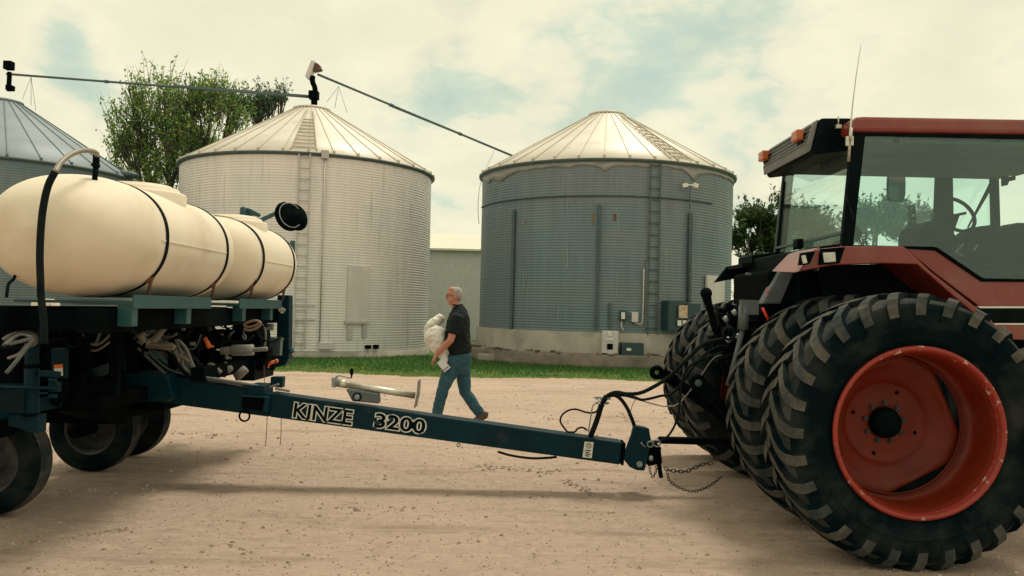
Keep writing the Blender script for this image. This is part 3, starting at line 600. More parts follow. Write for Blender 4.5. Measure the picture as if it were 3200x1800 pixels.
#@@@ trees
def leafset(n,a,b,c):
    out=[]
    for i,k in enumerate((a,b,c)):
        m=mat('%s_%d'%(n,i),rgb(*k),rgb(*[v*1.35 for v in k]),.6,scale=1.5,spec=.2); out.append(translucent(m))
    return out
LG=leafset('ash_leaf',(.15,.24,.06),(.09,.19,.045),(.27,.31,.09))
LT=leafset('teal_leaf',(.05,.11,.075),(.03,.08,.055),(.09,.14,.09))
LD=leafset('oak_leaf',(.03,.075,.016),(.018,.052,.012),(.06,.105,.026))
LC=leafset('far_leaf',(.02,.06,.03),(.03,.08,.035),(.06,.10,.05))
def lobetree(label,lobes,Y,px_base,ntw,leafmats,seed,ls=.10,perleaf=9,trunk_r=.3,upright=.8,group=None,zbase=-.25):
    """crown given as clumps (px,py,rx,rz in photo pixels at depth Y); limbs run from the stem to every clump, upright twigs carry the leaves"""
    rnd=random.Random(seed); T=thing('tree',label,'tree',group); bk=MB(); lf=MB()
    xb=W(px_base,900,Y).x; sc=Y/FPX
    L3=[(W(a,b,Y),c*sc,d*sc) for a,b,c,d in lobes]
    zlow=min(p.z-d for p,c,d in L3); fork=Vector((xb,Y,max(1.2,zlow*.55)))
    bk.tube([(xb,Y,zbase),(xb+.05,Y,fork.z*.5),fork],[trunk_r,trunk_r*.85,trunk_r*.75],8)
    wt=[c*c*d for p,c,d in L3]
    for p,c,d in L3:
        yo=rnd.uniform(-.5,.5)*c; q=Vector((p.x,p.y+yo,p.z)); mid=fork.lerp(q,.5)+Vector((rnd.gauss(0,.2),rnd.gauss(0,.2),-.2))
        bk.tube([fork,mid,q,q+Vector((rnd.gauss(0,.2),0,d*.7))],[trunk_r*.5,trunk_r*.35,trunk_r*.2,.02],6,4,caps=False)
        for k in range(9):
            v=Vector((rnd.gauss(0,1),rnd.gauss(0,1),rnd.gauss(.3,.8))).normalized(); bk.tube([mid.lerp(q,rnd.random()),q+Vector((v.x*c*.5,v.y*c*.5,v.z*d*.4-.1)),q+Vector((v.x*c*.9,v.y*c*.9,v.z*d*.9))],[.06,.035,.012],4,3,caps=False)
    for i in range(ntw):
        p,c,d=rnd.choices(L3,wt)[0]
        v=Vector((rnd.gauss(0,1),rnd.gauss(0,1),rnd.gauss(0,1))).normalized(); r=rnd.random()**.42
        b=p+Vector((v.x*c*r,v.y*c*r,v.z*d*r))
        if mnoise.noise(b*.75+Vector((seed,0,0)))<-.13+.16*r: continue
        out=Vector((v.x,v.y,max(0,v.z)))*(1-upright)+Vector((rnd.gauss(0,.22),rnd.gauss(0,.22),1))*upright; out.normalize()
        ln=rnd.uniform(.5,1.25)*(1.25 if r>.85 else .8); e_=b+out*ln+Vector((rnd.gauss(0,.08),rnd.gauss(0,.08),0))
        bk.tube([b-out*.3,b+out*ln*.5,e_],[.016,.011,.004],3,caps=False,smooth=False)
        for k in range(perleaf):
            t=rnd.uniform(-.1,1.0); o=b+out*ln*t+Vector((rnd.gauss(0,.075),rnd.gauss(0,.075),rnd.gauss(0,.05))); s_=ls*rnd.uniform(.55,1.25)
            a_=Vector((rnd.gauss(0,1),rnd.gauss(0,1),rnd.gauss(0,1))).normalized(); b_=a_.orthogonal().normalized()
            n_=mnoise.noise(o*.8+Vector((0,seed,0))); mi=(0 if n_>.0 else 1) if rnd.random()<.82 else 2
            lf.add([o-a_*s_,o-b_*s_*.5,o+a_*s_,o+b_*s_*.5],[(0,1,2,3)],mi)
    bk.build('trunk',[M_bark],T,fix=False); lf.build('crown',leafmats,T,fix=False); return T
lobetree('broad green tree with upright loose branches, left of the light silver bin',[(425,390,85,95),(520,330,110,95),(600,290,85,70),(660,330,90,85),(730,370,70,60),(430,500,85,85),(530,450,120,100),(640,430,110,90),(470,590,110,80),(390,455,45,60),(590,540,90,80),(420,300,35,40),(720,310,40,35)],46,560,3300,LG,12,.10,7)
lobetree('thin blue-green tree just behind the roof of the light silver bin',[(840,320,50,30),(790,350,60,40),(880,310,25,22)],52,835,520,LT,5,.10,7,.2)
lobetree('dark dense tree rising beside the blue-grey bin, behind the tractor cab',[(2325,750,50,62),(2370,700,55,50),(2430,690,60,55),(2420,760,65,45),(2480,720,50,60),(2350,810,40,25),(2545,730,50,55)],60,2400,3800,LD,9,.17,9,.3,.45)
lobetree('low sparse bush showing sky through it under the dark tree by the tractor',[(2330,860,45,30),(2400,850,45,28),(2300,900,20,40)],52,2340,420,LT,14,.10,5,.1,.6)
lobetree('dark tree seen through the rear side window of the cab',[(2720,690,60,50),(2760,660,50,40),(2690,730,60,40)],75,2745,1300,LC,3,.2,8,.3,.5,group='trees behind the tractor')
lobetree('rounded tree seen through the cab below the mirror',[(2850,690,60,45),(2810,710,60,45),(2890,720,50,40)],78,2850,1300,LC,33,.2,8,.3,.5,group='trees behind the tractor')
lobetree('low tree beyond the rear glass of the cab',[(2545,745,55,40),(2590,760,50,35),(2620,740,40,35)],80,2560,900,LC,41,.2,8,.3,.5,group='trees behind the tractor')
#@@@ tractor
def rotY(t): return Matrix.Rotation(t,3,'Y')
def tyre_mesh():
    m=MB(); hw=.24; pm=[0,0,0,0,0,0,0,0,0,0,0,0,0,2,2,2,2,2,2,0,0,0,0,0]
    prof=[(.53,-.205),(.56,-.225),(.585,-.238),(.59,-.246),(.60,-.246),(.605,-.244),(.62,-.25),(.655,-.257),(.66,-.263),(.668,-.264),(.672,-.259),(.70,-.262),(.765,-.255),(.815,-.232),(.84,-.20),(.848,-.10),(.85,0),(.848,.10),(.84,.20),(.815,.232),(.765,.255),(.70,.262),(.62,.25),(.56,.225),(.53,.205)]
    m.lathe(prof,(0,0,0),(0,1,0),seg=96,mis=pm)
    n=28
    for s_ in (-1,1):
        for i in range(n):
            t0=2*PI*(i+(.5 if s_>0 else 0))/n
            path=[(-.03,.846,.888,0),(.05,.846,.888,.055),(.13,.843,.886,.125),(.195,.832,.880,.18),(.236,.806,.858,.215),(.262,.765,.808,.240),(.268,.725,.745,.248),(.258,.70,.702,.25)]
            vs=[];fs=[];mi=[]
            for (y,rb,rt,da) in path:
                jr=random.uniform(-.005,.003); ja=random.uniform(-.003,.003)
                for (r,dw) in ((rb-.02,-.055),(rt+jr,-.041),(rt+jr,.041),(rb-.02,.055)):
                    a_=t0+da+dw+ja; vs.append((r*math.cos(a_),s_*y,r*math.sin(a_)))
            k=len(path)
            o=len(m.v)
            for j in range(k-1):
                for q,mm in ((0,0),(1,1 if j<6 else 0),(2,0)):
                    fs.append((j*4+q,j*4+q+1,(j+1)*4+q+1,(j+1)*4+q)); mi.append(mm)
            fs+=[(0,1,2,3),((k-1)*4+3,(k-1)*4+2,(k-1)*4+1,(k-1)*4)]; mi+=[0,0]
            m.v+=[Vector(v) for v in vs]
            for f,mm in zip(fs,mi): m.f.append([o+x for x in f]); m.m.append(mm); m.sm.append(False)
    return m
def rim_mesh():
    m=MB()
    slots=[24,-62,-152,114]
    def skip(i,k):
        ang=(k+.5)/96*360
        lim={12:19,13:29,14:33,15:27}.get(i,0)
        if not lim: return False
        return any(abs((ang-c+180)%360-180)<lim for c in slots)
    prof=[(.545,-.215),(.556,-.235),(.550,-.25),(.532,-.252),(.520,-.236),(.512,-.205),(.500,-.190),(.492,-.16),(.486,-.05),(.484,.19),   # flange and barrel
          (.470,.150),(.462,.152)]
    m.lathe(prof+[(.20,.25)][:0],(0,0,0),(0,1,0),seg=96,mis=[1,1,1,1,1,0,0,0,0,0,0])
    m.lathe([(.484,.19),(.52,.21),(.555,.235),(.56,.25)],(0,0,0),(0,1,0),seg=96)
    dp=[(.484,.150),(.476,.146),(.47,.145),(.464,.145),(.458,.146),(.452,.147),(.446,.149),(.440,.151),(.434,.153),(.43,.155),(.425,.157),(.42,.160),(.415,.163),(.440,.1511)]
    dp=[(.485,.158),(.474,.150),(.462,.147),(.448,.147),(.43,.150),(.41,.158),(.385,.168),(.35,.184),(.315,.20),(.292,.212),(.280,.226),(.268,.232),(.20,.236),(.12,.238),(.10,.238)]
    dp=[(.484,.150),(.478,.150),(.468,.147),(.450,.147),(.43,.150),(.41,.158),(.385,.168),(.35,.184),(.315,.20),(.292,.212),(.280,.226),(.268,.232),(.20,.236),(.12,.238),(.10,.238)]
    seg=144; vs=[]
    for (r,h) in dp:
        h+=.05
        for k in range(seg):
            t=2*PI*k/seg; lim=.484
            for c in (23,-62,-152,112):
                a_=math.radians((math.degrees(t)-c+180)%360-180)
                if abs(a_)<.9: lim=min(lim,.420/math.cos(a_))
            q=r if r<.37 else .37+(r-.37)*(lim-.37)/(.484-.37)
            vs.append((q*math.cos(t),h,q*math.sin(t)))
    m.add(vs,[(i*seg+k,i*seg+(k+1)%seg,(i+1)*seg+(k+1)%seg,(i+1)*seg+k) for i in range(len(dp)-1) for k in range(seg)],0,True)
    return m
def tractor():
    T=thing('tractor','red tractor with black dual rear tyres and a glazed cab, hitched to the planter','tractor')
    XA,ZA=2.612,.872
    tm=tyre_mesh(); rm=rim_mesh()
    tm.v=[Vector((v.x*1.012,v.y,v.z*1.012)) if math.hypot(v.x,v.z)>.6 else v for v in tm.v]
    for i,Y in enumerate((5.61,6.55,8.45,9.37)):
        side=1 if Y<7.5 else -1
        wE=bpy.data.objects.new('wheel',None); COL.objects.link(wE); wE.parent=T; wE.location=(XA,Y,ZA)
        if i==0:
            ty=tm.build('tyre',[M_tyre,M_dust,M_worn],wE); ri=rm.build('rim',[M_rim,M_rimedge],wE); d=ri.modifiers.new('s','SOLIDIFY'); d.thickness=.006
            h=MB(); h.lathe([(0,.155),(.075,.158),(.098,.17),(.105,.19),(.105,.25)],(0,0,0),(0,1,0),seg=32)
            hb=h.build('hub',[M_blk],wE)
            nb=MB()
            for k in range(9):
                t=2*PI*(k+.25)/9; nb.tube([(.134*math.cos(t),.245,.134*math.sin(t)),(.134*math.cos(t),.200,.134*math.sin(t))],.012,6)
                nb.tube([(.134*math.cos(t),.232,.134*math.sin(t)),(.134*math.cos(t),.212,.134*math.sin(t))],.017,6,smooth=False)
            nt_=nb.build('wheel_nuts',[M_ladd],wE)
            nh=MB()
            for t in (1.18,2.85,4.40,5.98): nh.lathe([(0,.0),(.013,.0)],(.225*math.cos(t),.222,.225*math.sin(t)),(0,1,0),seg=12)
            nhh=nh.build('bolt_hole',[M_black],wE)
            for q in (hb,nt_): q.location.y=.05
            parts=[ty,ri,hb,nt_]+[c for c in wE.children if c.name.startswith('bolt_hole')]
            for q in parts[4:]: q.location.y=.05
        else:
            for p in parts:
                c=p.copy(); COL.objects.link(c); c.parent=wE
            if side<0:
                # the far pair is the same wheel turned about, so its lugs still climb the same way
                wE.rotation_euler=(0,random.uniform(0,3),0); wE.scale=(1,-1,1)
            else: wE.rotation_euler=(0,.11,0)
    def part(m,name,mt,**k): return m.build(name,mt,T,**k)
    CY=7.5
    # axle and drive housings
    m=MB(); m.tube([(XA,5.85,ZA),(XA,9.15,ZA)],.085,20); m.tube([(XA,6.9,ZA),(XA,8.1,ZA)],.22,20); part(m,'rear_axle',[M_black])
    m=MB(); m.bb(2.05,5.2,7.12,7.88,.55,1.30); m.bb(2.25,5.0,7.0,8.0,1.25,1.45); part(m,'transmission_housing',[M_black],bevel=.05)
    m=MB(); m.bb(2.62,4.35,6.80,8.25,1.38,2.0); m.bb(2.35,2.75,6.95,8.05,1.30,1.95); part(m,'cab_floor',[M_blk],bevel=.03)
    # front of the tractor beyond the picture edge
    m=MB(); m.prism([(4.75,6.95,1.25),(7.6,6.95,1.2),(7.6,6.95,1.75),(4.75,6.95,2.05)],(0,1.1,0)); part(m,'hood',[M_red],bevel=.06)
    for Y in (6.6,8.4):
        m=MB(); m.lathe([(.38,-.16),(.55,-.2),(.68,-.19),(.72,-.14),(.72,.14),(.68,.19),(.55,.2),(.38,.16)],(6.9,Y,.72),(0,1,0),seg=48); 
        for k in range(20):
            for s_ in (-1,1):
                t=2*PI*(k+.25*s_)/20; m.bar((6.9+.74*math.cos(t),Y,.72+.74*math.sin(t)),(6.9+.72*math.cos(t+.15),Y+s_*.19,.72+.72*math.sin(t+.15)),.05,.05)
        part(m,'front_tyre',[M_tyre])
        m=MB(); m.lathe([(.385,-.15),(.36,-.13),(.34,-.05),(.10,0),(0,0)],(6.9,Y,.72),(0,1 if Y<7.5 else -1,0),seg=48); part(m,'front_rim',[M_rim])
    m=MB(); m.tube([(6.9,6.6,.7),(6.9,8.4,.7)],.1,12); m.bb(4.9,7.3,7.25,7.75,.7,1.3); part(m,'front_axle',[M_black])
    # fenders
    sk=[(2549,779),(2640,769),(2825,770),(2908,848),(3075,979),(3150,1050),(3128,1052),(3043,978),(2967,915),(2866,826),(2760,823),(2600,829),(2493,850)]
    YF=6.20; P=PW(sk,YF)
    m=MB(); m.prism(P,(0,.05,0)); part(m,'fender',[M_red],bevel=.008)
    m=MB(); top=PW([(2549,779),(2640,769),(2825,770),(2908,848),(3075,979),(3150,1050)],YF)
    for a_,b_ in zip(top[:-1],top[1:]):
        dn=Vector((0,0,-.035)); m.hexa([a_+dn+Vector((0,.052,0)),b_+dn+Vector((0,.052,0)),b_+dn+Vector((0,.62,0)),a_+dn+Vector((0,.62,0)),a_+Vector((0,.052,0)),b_+Vector((0,.052,0)),b_+Vector((0,.62,0)),a_+Vector((0,.62,0))])
    part(m,'fender_top',[M_red])
    # rear-facing end of the fender with the lamps
    m=MB(); q=PW([(2549,779),(2493,850)],YF); m.prism([q[0]+Vector((0,.052,0)),q[1]+Vector((0,.052,0)),q[1]+Vector((-.02,.55,.03)),q[0]+Vector((-.02,.55,.0))],(.05,0,.02)); part(m,'fender_end',[M_red])
    m=MB(); m.prism(PW([(2563,778),(2641,772),(2624,823),(2556,829)],YF-.004),(0,.05,0)); m.prism(PW([(2506,790),(2549,784),(2531,824),(2500,829)],YF-.08),(0,.05,0)); part(m,'lamp_recess',[M_black])
    m=MB(); m.prism(PW([(2568,786),(2615,784),(2618,822),(2572,826)],YF-.05),(0,.045,0)); m.prism(PW([(2503,795),(2523,793),(2529,826),(2508,829)],YF-.10),(0,.03,0)); part(m,'lamp_housing',[M_blk],bevel=.008)
    m=MB(); m.prism(PW([(2572,790),(2611,788),(2613,818),(2576,821)],YF-.058),(0,.012,0)); part(m,'lamp',[M_lampglass],bevel=.006)
    m=MB(); m.prism(PW([(2505,799),(2518,797),(2524,822),(2510,824)],YF-.106),(0,.012,0)); part(m,'lamp',[M_lampglass],bevel=.004)
    # far fender: mirrored about the tractor's centre line
    Pm=[Vector((p.x,2*CY-p.y,p.z)) for p in P]
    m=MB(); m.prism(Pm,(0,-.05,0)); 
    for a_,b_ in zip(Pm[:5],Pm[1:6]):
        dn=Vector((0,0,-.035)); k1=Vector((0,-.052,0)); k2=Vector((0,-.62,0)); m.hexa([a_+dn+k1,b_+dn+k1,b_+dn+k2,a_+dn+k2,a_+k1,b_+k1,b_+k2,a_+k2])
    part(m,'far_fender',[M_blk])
    m=MB(); m.prism(PW([(2338,819),(2368,817),(2362,856),(2343,858)],8.72),(0,.08,0)); part(m,'lamp_housing',[M_blk],bevel=.008)
    m=MB(); m.prism(PW([(2342,824),(2358,822),(2356,850),(2346,851)],8.70),(0,.012,0)); part(m,'lamp',[M_lampglass])
    # body panel under the glass with its stripes
    YB=6.60
    m=MB(); m.prism(PW([(2822,773),(2929,777),(3070,874),(3520,880),(3520,957),(3060,957),(2930,860)],YB),(0,.05,0)); part(m,'side_panel',[M_red],bevel=.006)
    m=MB(); m.prism(PW([(3055,957),(3520,957),(3520,963),(3062,963)],YB-.002),(0,.05,0)); m.prism(PW([(3105,1010),(3520,1010),(3520,1015),(3110,1015)],YB-.002),(0,.05,0)); part(m,'stripe',[M_white])
    m=MB(); m.prism(PW([(3060,963),(3520,963),(3520,1010),(3105,1010)],YB),(0,.05,0)); part(m,'black_band',[M_blk])
    m=MB(); m.prism(PW([(3108,1015),(3520,1015),(3520,1075),(3140,1060)],YB),(0,.05,0)); part(m,'lower_panel',[M_red],bevel=.006)
    m=MB(); m.prism(PW([(2560,830),(2866,822),(2967,905),(3120,1030),(3150,1150),(2600,1100)],6.72),(0,.03,0)); part(m,'inner_wheel_arch',[M_blk])
    m=MB(); m.prism(PW([(2919,771),(2931,775),(3073,870),(3520,876),(3520,884),(3069,880),(2925,783),(2822,776),(2822,769)],YB-.012),(0,.02,0)); part(m,'window_seal',[M_black])
    # cab frame
    def pair(pts,Yn,dy): # near pillar and its mirror image on the far side
        Pn=PW(pts,Yn); a_=[Pn,[Vector((p.x,2*CY-p.y,p.z)) for p in Pn]]; return a_
    pil=[(2667,411),(2705,424),(2668,770),(2632,770)]
    for i,Pp in enumerate(pair(pil,6.63,.06)):
        m=MB(); m.prism(Pp,(0,.07 if i==0 else -.07,0)); part(m,'cab_pillar',[M_blk],bevel=.01)
    mid=[(3256,437),(3319,437),(3330,875),(3240,875)]
    Pn=PW(mid,6.63); Pp=[Vector((p.x+.02,2*CY-p.y,p.z)) for p in Pn]; m=MB(); m.prism(Pp,(0,-.06,0)); part(m,'cab_pillar',[M_blk],bevel=.01)
    for i,Pp in enumerate(pair([(3478,437),(3505,437),(3520,880),(3490,880)],6.63,.06)):
        m=MB(); m.prism(Pp,(0,.07 if i==0 else -.07,0)); part(m,'cab_pillar',[M_blk],bevel=.01)
    for i,Pp in enumerate(pair([(2667,409),(3515,421),(3515,443),(2700,425)],6.63,.06)):
        m=MB(); m.prism(Pp,(0,.08 if i==0 else -.08,0)); part(m,'door_rail',[M_blk],bevel=.008)
    for i,Pp in enumerate(pair([(2632,764),(2925,772),(2925,780),(2632,774)],6.64,.06)):
        m=MB(); m.prism(Pp,(0,.06 if i==0 else -.06,0)); part(m,'window_sill',[M_blk])
    # glass
    gp=[(2704,424),(3490,440),(3490,876),(3072,870),(2929,773),(2666,768)]
    m=MB(); m.prism(PW(gp,6.635),(0,.006,0)); part(m,'side_window',[M_glass])
    Pn=PW(gp,6.635); m=MB(); m.prism([Vector((p.x,2*CY-p.y,p.z)) for p in Pn],(0,-.006,0)); part(m,'far_side_window',[M_glass])
    m=MB(); t_=W(2672,430,6.65); b_=W(2640,775,6.65); dx=Vector((-.012,0,0))
    t2=Vector((t_.x,2*CY-6.65,t_.z)); b2_=Vector((b_.x,2*CY-6.65,b_.z))
    m.prism([t_+dx,t2+dx,b2_+dx,b_+dx],(-.006,0,0)); part(m,'rear_window',[M_glassr])
    m=MB()
    for k in (.93,.84):
        q=t2.lerp(b2_,.25 if k>.9 else .93)
    m.bar(t2+Vector((-.02,-.03,-.1)),b2_+Vector((-.02,-.03,.02)),.02,.05); m.bar(b_+Vector((-.02,0,.0)),b2_+Vector((-.02,0,0)),.03,.05); m.bar(b_+Vector((-.02,.02,.12)),b2_+Vector((-.02,0,.12)),.02,.02); part(m,'rear_window_frame',[M_postg])
    m=MB(); q=b_.lerp(b2_,.55)+Vector((-.05,0,.10)); m.box(q,(.06,.12,.09)); m.tube([q,q+Vector((-.04,0,-.05))],.015,6); part(m,'wiper_motor',[M_blk],bevel=.01)
    # roof
    rf=[(2668,371),(2680,364),(2700,362),(3200,371),(3530,379),(3530,423),(2668,411)]
    m=MB(); m.prism(PW(rf,6.6),(0,1.8,0)); part(m,'roof',[M_red],bevel=.03)
    m=MB(); z=W(2700,430,6.65).z; m.bb(W(2700,430,6.65).x,W(3500,430,6.65).x,6.68,8.32,z-.03,z+.02)
    m.bb(W(2720,430,6.65).x,W(3440,430,6.65).x,7.25,7.75,z-.09,z-.02); part(m,'headliner',[M_liner],bevel=.02)
    # ventilation hood overhanging the rear
    yn,yf=6.86,8.14
    a_=[W(2664,368,yn),W(2566,368,yn),W(2541,470,yn),W(2550,482,yn),W(2660,468,yn)]
    m=MB(); m.prism(a_,(0,yf-yn,0)); part(m,'roof_air_intake',[M_blk],bevel=.025)
    n0=a_[1]; n1_=a_[2]; m=MB(); d=(n1_-n0)
    m.prism([n0+Vector((-.005,.03,0)),n1_+Vector((-.005,.03,0)),n1_+Vector((-.03,.03,-.01)),n0+d*.75+Vector((-.055,.03,0)),n0+d*.1+Vector((-.045,.03,0))],(0,yf-yn-.06,0)); part(m,'intake_cover',[M_grey],bevel=.012)
    m=MB()
    for k in (.22,.36,.50,.62,.74): m.bar(n0+d*k+Vector((-.055,.06,0)),n0+d*k+Vector((-.055,yf-yn-.06,0)),.012,.012 if k!=.62 else .02)
    part(m,'intake_louvre',[M_postg])
    for Y,k in ((7.06,.42),(8.02,.40)):
        m=MB(); c=n0+d*k; c.y=Y; m.box(c+Vector((-.095,0,0)),(.07,.15,.09)); part(m,'amber_lamp',[M_amber],bevel=.012)
        m=MB(); m.box(c+Vector((-.06,0,-.03)),(.03,.17,.07)); part(m,'lamp_bracket',[M_blk])
    # aerials
    m=MB(); m.tube(PW([(2652,505),(2656,440),(2658,400),(2664,330),(2675,240),(2690,140)],6.58),[.011,.011,.008,.005,.004,.003],6); m.box(W(2655,448,6.58),(.05,.03,.04)); m.box(W(2647,440,6.56),(.02,.02,.07)); m.box(W(2662,440,6.56),(.02,.02,.07)); m.tube(PW([(2660,400),(2657,440)],6.56),.014,8); part(m,'aerial',[M_silver])
    m=MB(); m.tube(PW([(2653,470),(2648,560),(2645,610),(2660,660),(2667,690)],6.58),.006,5,5); part(m,'aerial_cable',[M_rub])
    m=MB(); m.tube(PW([(2620,362),(2620,393)],6.84),.006,5); m.box(W(2620,396,6.84),(.045,.03,.03)); part(m,'short_aerial',[M_silver])
    # inside the cab
    m=MB(); m.prism(PW([(2880,900),(2884,735),(2892,705),(2912,690),(2950,692),(2972,705),(3002,748),(3010,900)],7.25),(0,.5,0)); part(m,'seat',[M_blk],bevel=.04)
    m=MB(); m.prism(PW([(3008,900),(3008,752),(3040,722),(3067,706),(3100,702),(3125,708),(3162,732),(3166,705),(3185,695),(3480,700),(3480,900)],7.9),(0,.3,0)); part(m,'control_console',[M_blk],bevel=.03)
    m=MB(); c=W(2988,672,7.35); m.torus(c,Vector((.75,.25,.6)),.17,.016,28,8); part(m,'steering_wheel',[M_black])
    m=MB(); m.tube([c,c+Vector((-.12,0,-.35))],.03,8); m.bar(c+Vector((0,-.15,0)),c+Vector((0,.15,0)),.02,.02); part(m,'steering_column',[M_black])
    m=MB(); m.tube(PW([(3120,520),(3085,600),(3024,712)],8.25),[.008,.02,.008],6); part(m,'windscreen_wiper',[M_black])
    m=MB(); m.prism(PW([(3138,535),(3150,530),(3152,552),(3174,548),(3174,562),(3154,566),(3150,578),(3140,580)],8.1),(0,.06,0)); part(m,'bracket',[M_black])
    for x_ in (2799,3115):
        m=MB(); m.tube(PW([(x_,428),(x_,446)],6.69),.028,10); part(m,'latch',[M_blk])
    m=MB(); rnd=random.Random(2)
    for (x_,y_) in ((2985,790),(3010,800),(3040,784),(3000,775)): m.bar(W(x_,y_,7.0),W(x_+rnd.uniform(-15,20),y_-rnd.uniform(8,22),7.05),.015,.015)
    part(m,'lever',[M_postg])
    # outside mirror on the far side
    mc=W(2802,583,8.75); m=MB(); vs=[]; n=28
    for k in range(n):
        t=2*PI*k/n; c_,s_=math.cos(t),math.sin(t); vs.append(mc+Vector((.098*math.copysign(abs(c_)**.5,c_),0,.162*math.copysign(abs(s_)**.6,s_)+.0*c_)))
    m.prism(vs,(0,.03,0)); part(m,'mirror_frame',[M_blk],bevel=.01)
    m=MB(); m.prism([mc+(v-mc)*.88+Vector((0,-.004,0)) for v in vs],(0,.006,0)); part(m,'mirror',[M_mirror])
    m=MB(); m.tube([mc+Vector((0,.02,.15)),mc+Vector((.0,-.02,.30)),mc+Vector((.1,-.3,.34))],.014,6); part(m,'mirror_arm',[M_blk])
    # slanted rear supports below the cab
    def oslab(pts,Y,dy,nm,mts):
        P_=PW(pts,Y); m=MB(); m.prism(P_,(0,dy,0)); return part(m,nm,mts,bevel=.012)
    oslab([(2400,806),(2452,806),(2330,955),(2300,954)],8.05,.2,'rear_support',[M_postg])
    oslab([(2455,806),(2478,806),(2400,955),(2331,955)],8.12,.1,'rear_support_side',[M_blk])
    oslab([(2452,818),(2500,812),(2440,950),(2382,950)],6.98,.15,'rear_support',[M_postg])
    oslab([(2500,812),(2560,812),(2480,950),(2441,950)],7.0,.2,'rear_support_side',[M_blk])
    m=MB(); m.bb(2.15,2.6,7.05,8.2,1.55,1.98); m.bb(2.1,2.5,7.2,7.9,1.2,1.6); part(m,'rear_housing',[M_black],bevel=.03)
    m=MB(); m.prism([(2.35,6.66,2.14),(2.62,6.66,2.18),(2.62,6.66,2.02),(2.35,6.66,2.0)],(0,1.75,0)); m.prism([(2.33,8.2,2.18),(2.62,8.2,2.22),(2.62,8.2,2.1),(2.33,8.2,2.08)],(0,.5,0)); part(m,'rear_sill',[M_blk],bevel=.01)
    m=MB(); m.tube(PW([(2330,856),(2370,860),(2420,852),(2460,838),(2500,838)],7.6),.014,6,5); part(m,'rear_rail',[M_postg])
    m=MB(); m.tube(PW([(2636,758),(2540,790),(2480,815),(2440,845)],6.9),.01,6,5); part(m,'wiring',[M_rub])
    m=MB(); m.tube(PW([(2382,962),(2406,1008)],6.9),.012,8); m.prism(PW([(2396,912),(2402,900),(2400,925)],6.95),(0,.01,0)); part(m,'red_grease_tube',[mat('signal_red',rgb(.75,.05,.02),rgb(.6,.04,.02),.4,scale=5)])
    # drawbar and three-point linkage
    m=MB(); m.bb(W(2058,1420,7.5).x,3.0,7.455,7.545,.44,.495); part(m,'drawbar',[M_black],bevel=.006)
    m=MB(); m.bb(2.0,2.7,7.3,7.7,.40,.60); m.bb(2.1,2.5,7.1,7.9,.58,1.2); part(m,'drawbar_support',[M_black],bevel=.02)
    m=MB(); c=W(2207,917,7.35); m.ball(c,.052); m.tube(PW([(2207,925),(2217,960),(2232,1010),(2262,1090),(2278,1180)],7.35),[.04,.034,.03,.04,.05,.05],12,3); m.tube([c+Vector((0,-.055,0)),c+Vector((0,.055,0))],.02,8); part(m,'top_link',[M_black])
    m=MB(); m.tube(PW([(2326,955),(2322,1030)],6.95),.045,10); m.tube(PW([(2322,1025),(2300,1115),(2276,1205)],6.95),.022,10); m.box(W(2340,960,6.95),(.14,.08,.12)); part(m,'lift_link',[M_postg])
    m=MB(); c=W(2180,1196,6.95); m.tube([c+Vector((0,-.03,0)),c+Vector((0,.03,0))],.07,18); m.tube([c+Vector((0,-.04,0)),c+Vector((0,.04,0))],.03,12,mi=1); m.bar(c+Vector((.04,0,-.03)),W(2235,1245,6.95),.05,.12); m.bar(W(2235,1245,6.95),W(2300,1330,7.0),.04,.08); part(m,'lower_link',[M_black,M_ladd],bevel=.004)
    m=MB(); c=W(2052,1164,8.0); m.torus(c,(0,1,0),.045,.026,18,8); m.bar(c+Vector((.05,0,-.01)),W(2110,1190,8.0),.04,.11); m.bar(W(2100,1186,8.0),W(2300,1330,8.0),.04,.10); m.tube(PW([(2094,1172),(2122,1194)],7.95),.010,6); m.ball(W(2124,1192,7.95),.02); part(m,'lower_link',[M_black],bevel=.004)
    m=MB(); rnd=random.Random(8)
    for k in range(26):
        x_,y_=rnd.uniform(2240,2390),rnd.uniform(960,1130); m.box(W(x_,y_,rnd.uniform(7.1,7.9)),(rnd.uniform(.04,.14),rnd.uniform(.05,.15),rnd.uniform(.04,.12)),Matrix.Rotation(rnd.uniform(-.5,.5),3,'Y'))
    for k in range(6): m.tube(PW([(2255+k*10,1035+k*6),(2275+k*10,1030+k*5)],7.1),.022,8)
    part(m,'hydraulic_valve_block',[M_black],bevel=.006)
    m=MB()
    for (x_,y_) in ((2290,970),(2262,990),(2300,1045),(2270,1055)): m.tube(PW([(x_,y_),(x_+10,y_+14)],7.05),.02,8)
    part(m,'hydraulic_coupling',[M_alum])
    m=MB(); m.torus(W(2278,1042,7.0),(0,1,.3),.05,.012,18,6); part(m,'coupling_hose',[M_rub])
    # lower body behind the wheels
    m=MB(); m.bb(2.2,2.9,6.85,8.15,.5,1.4); part(m,'lift_frame',[M_black],bevel=.04)
    return T
TR=tractor()
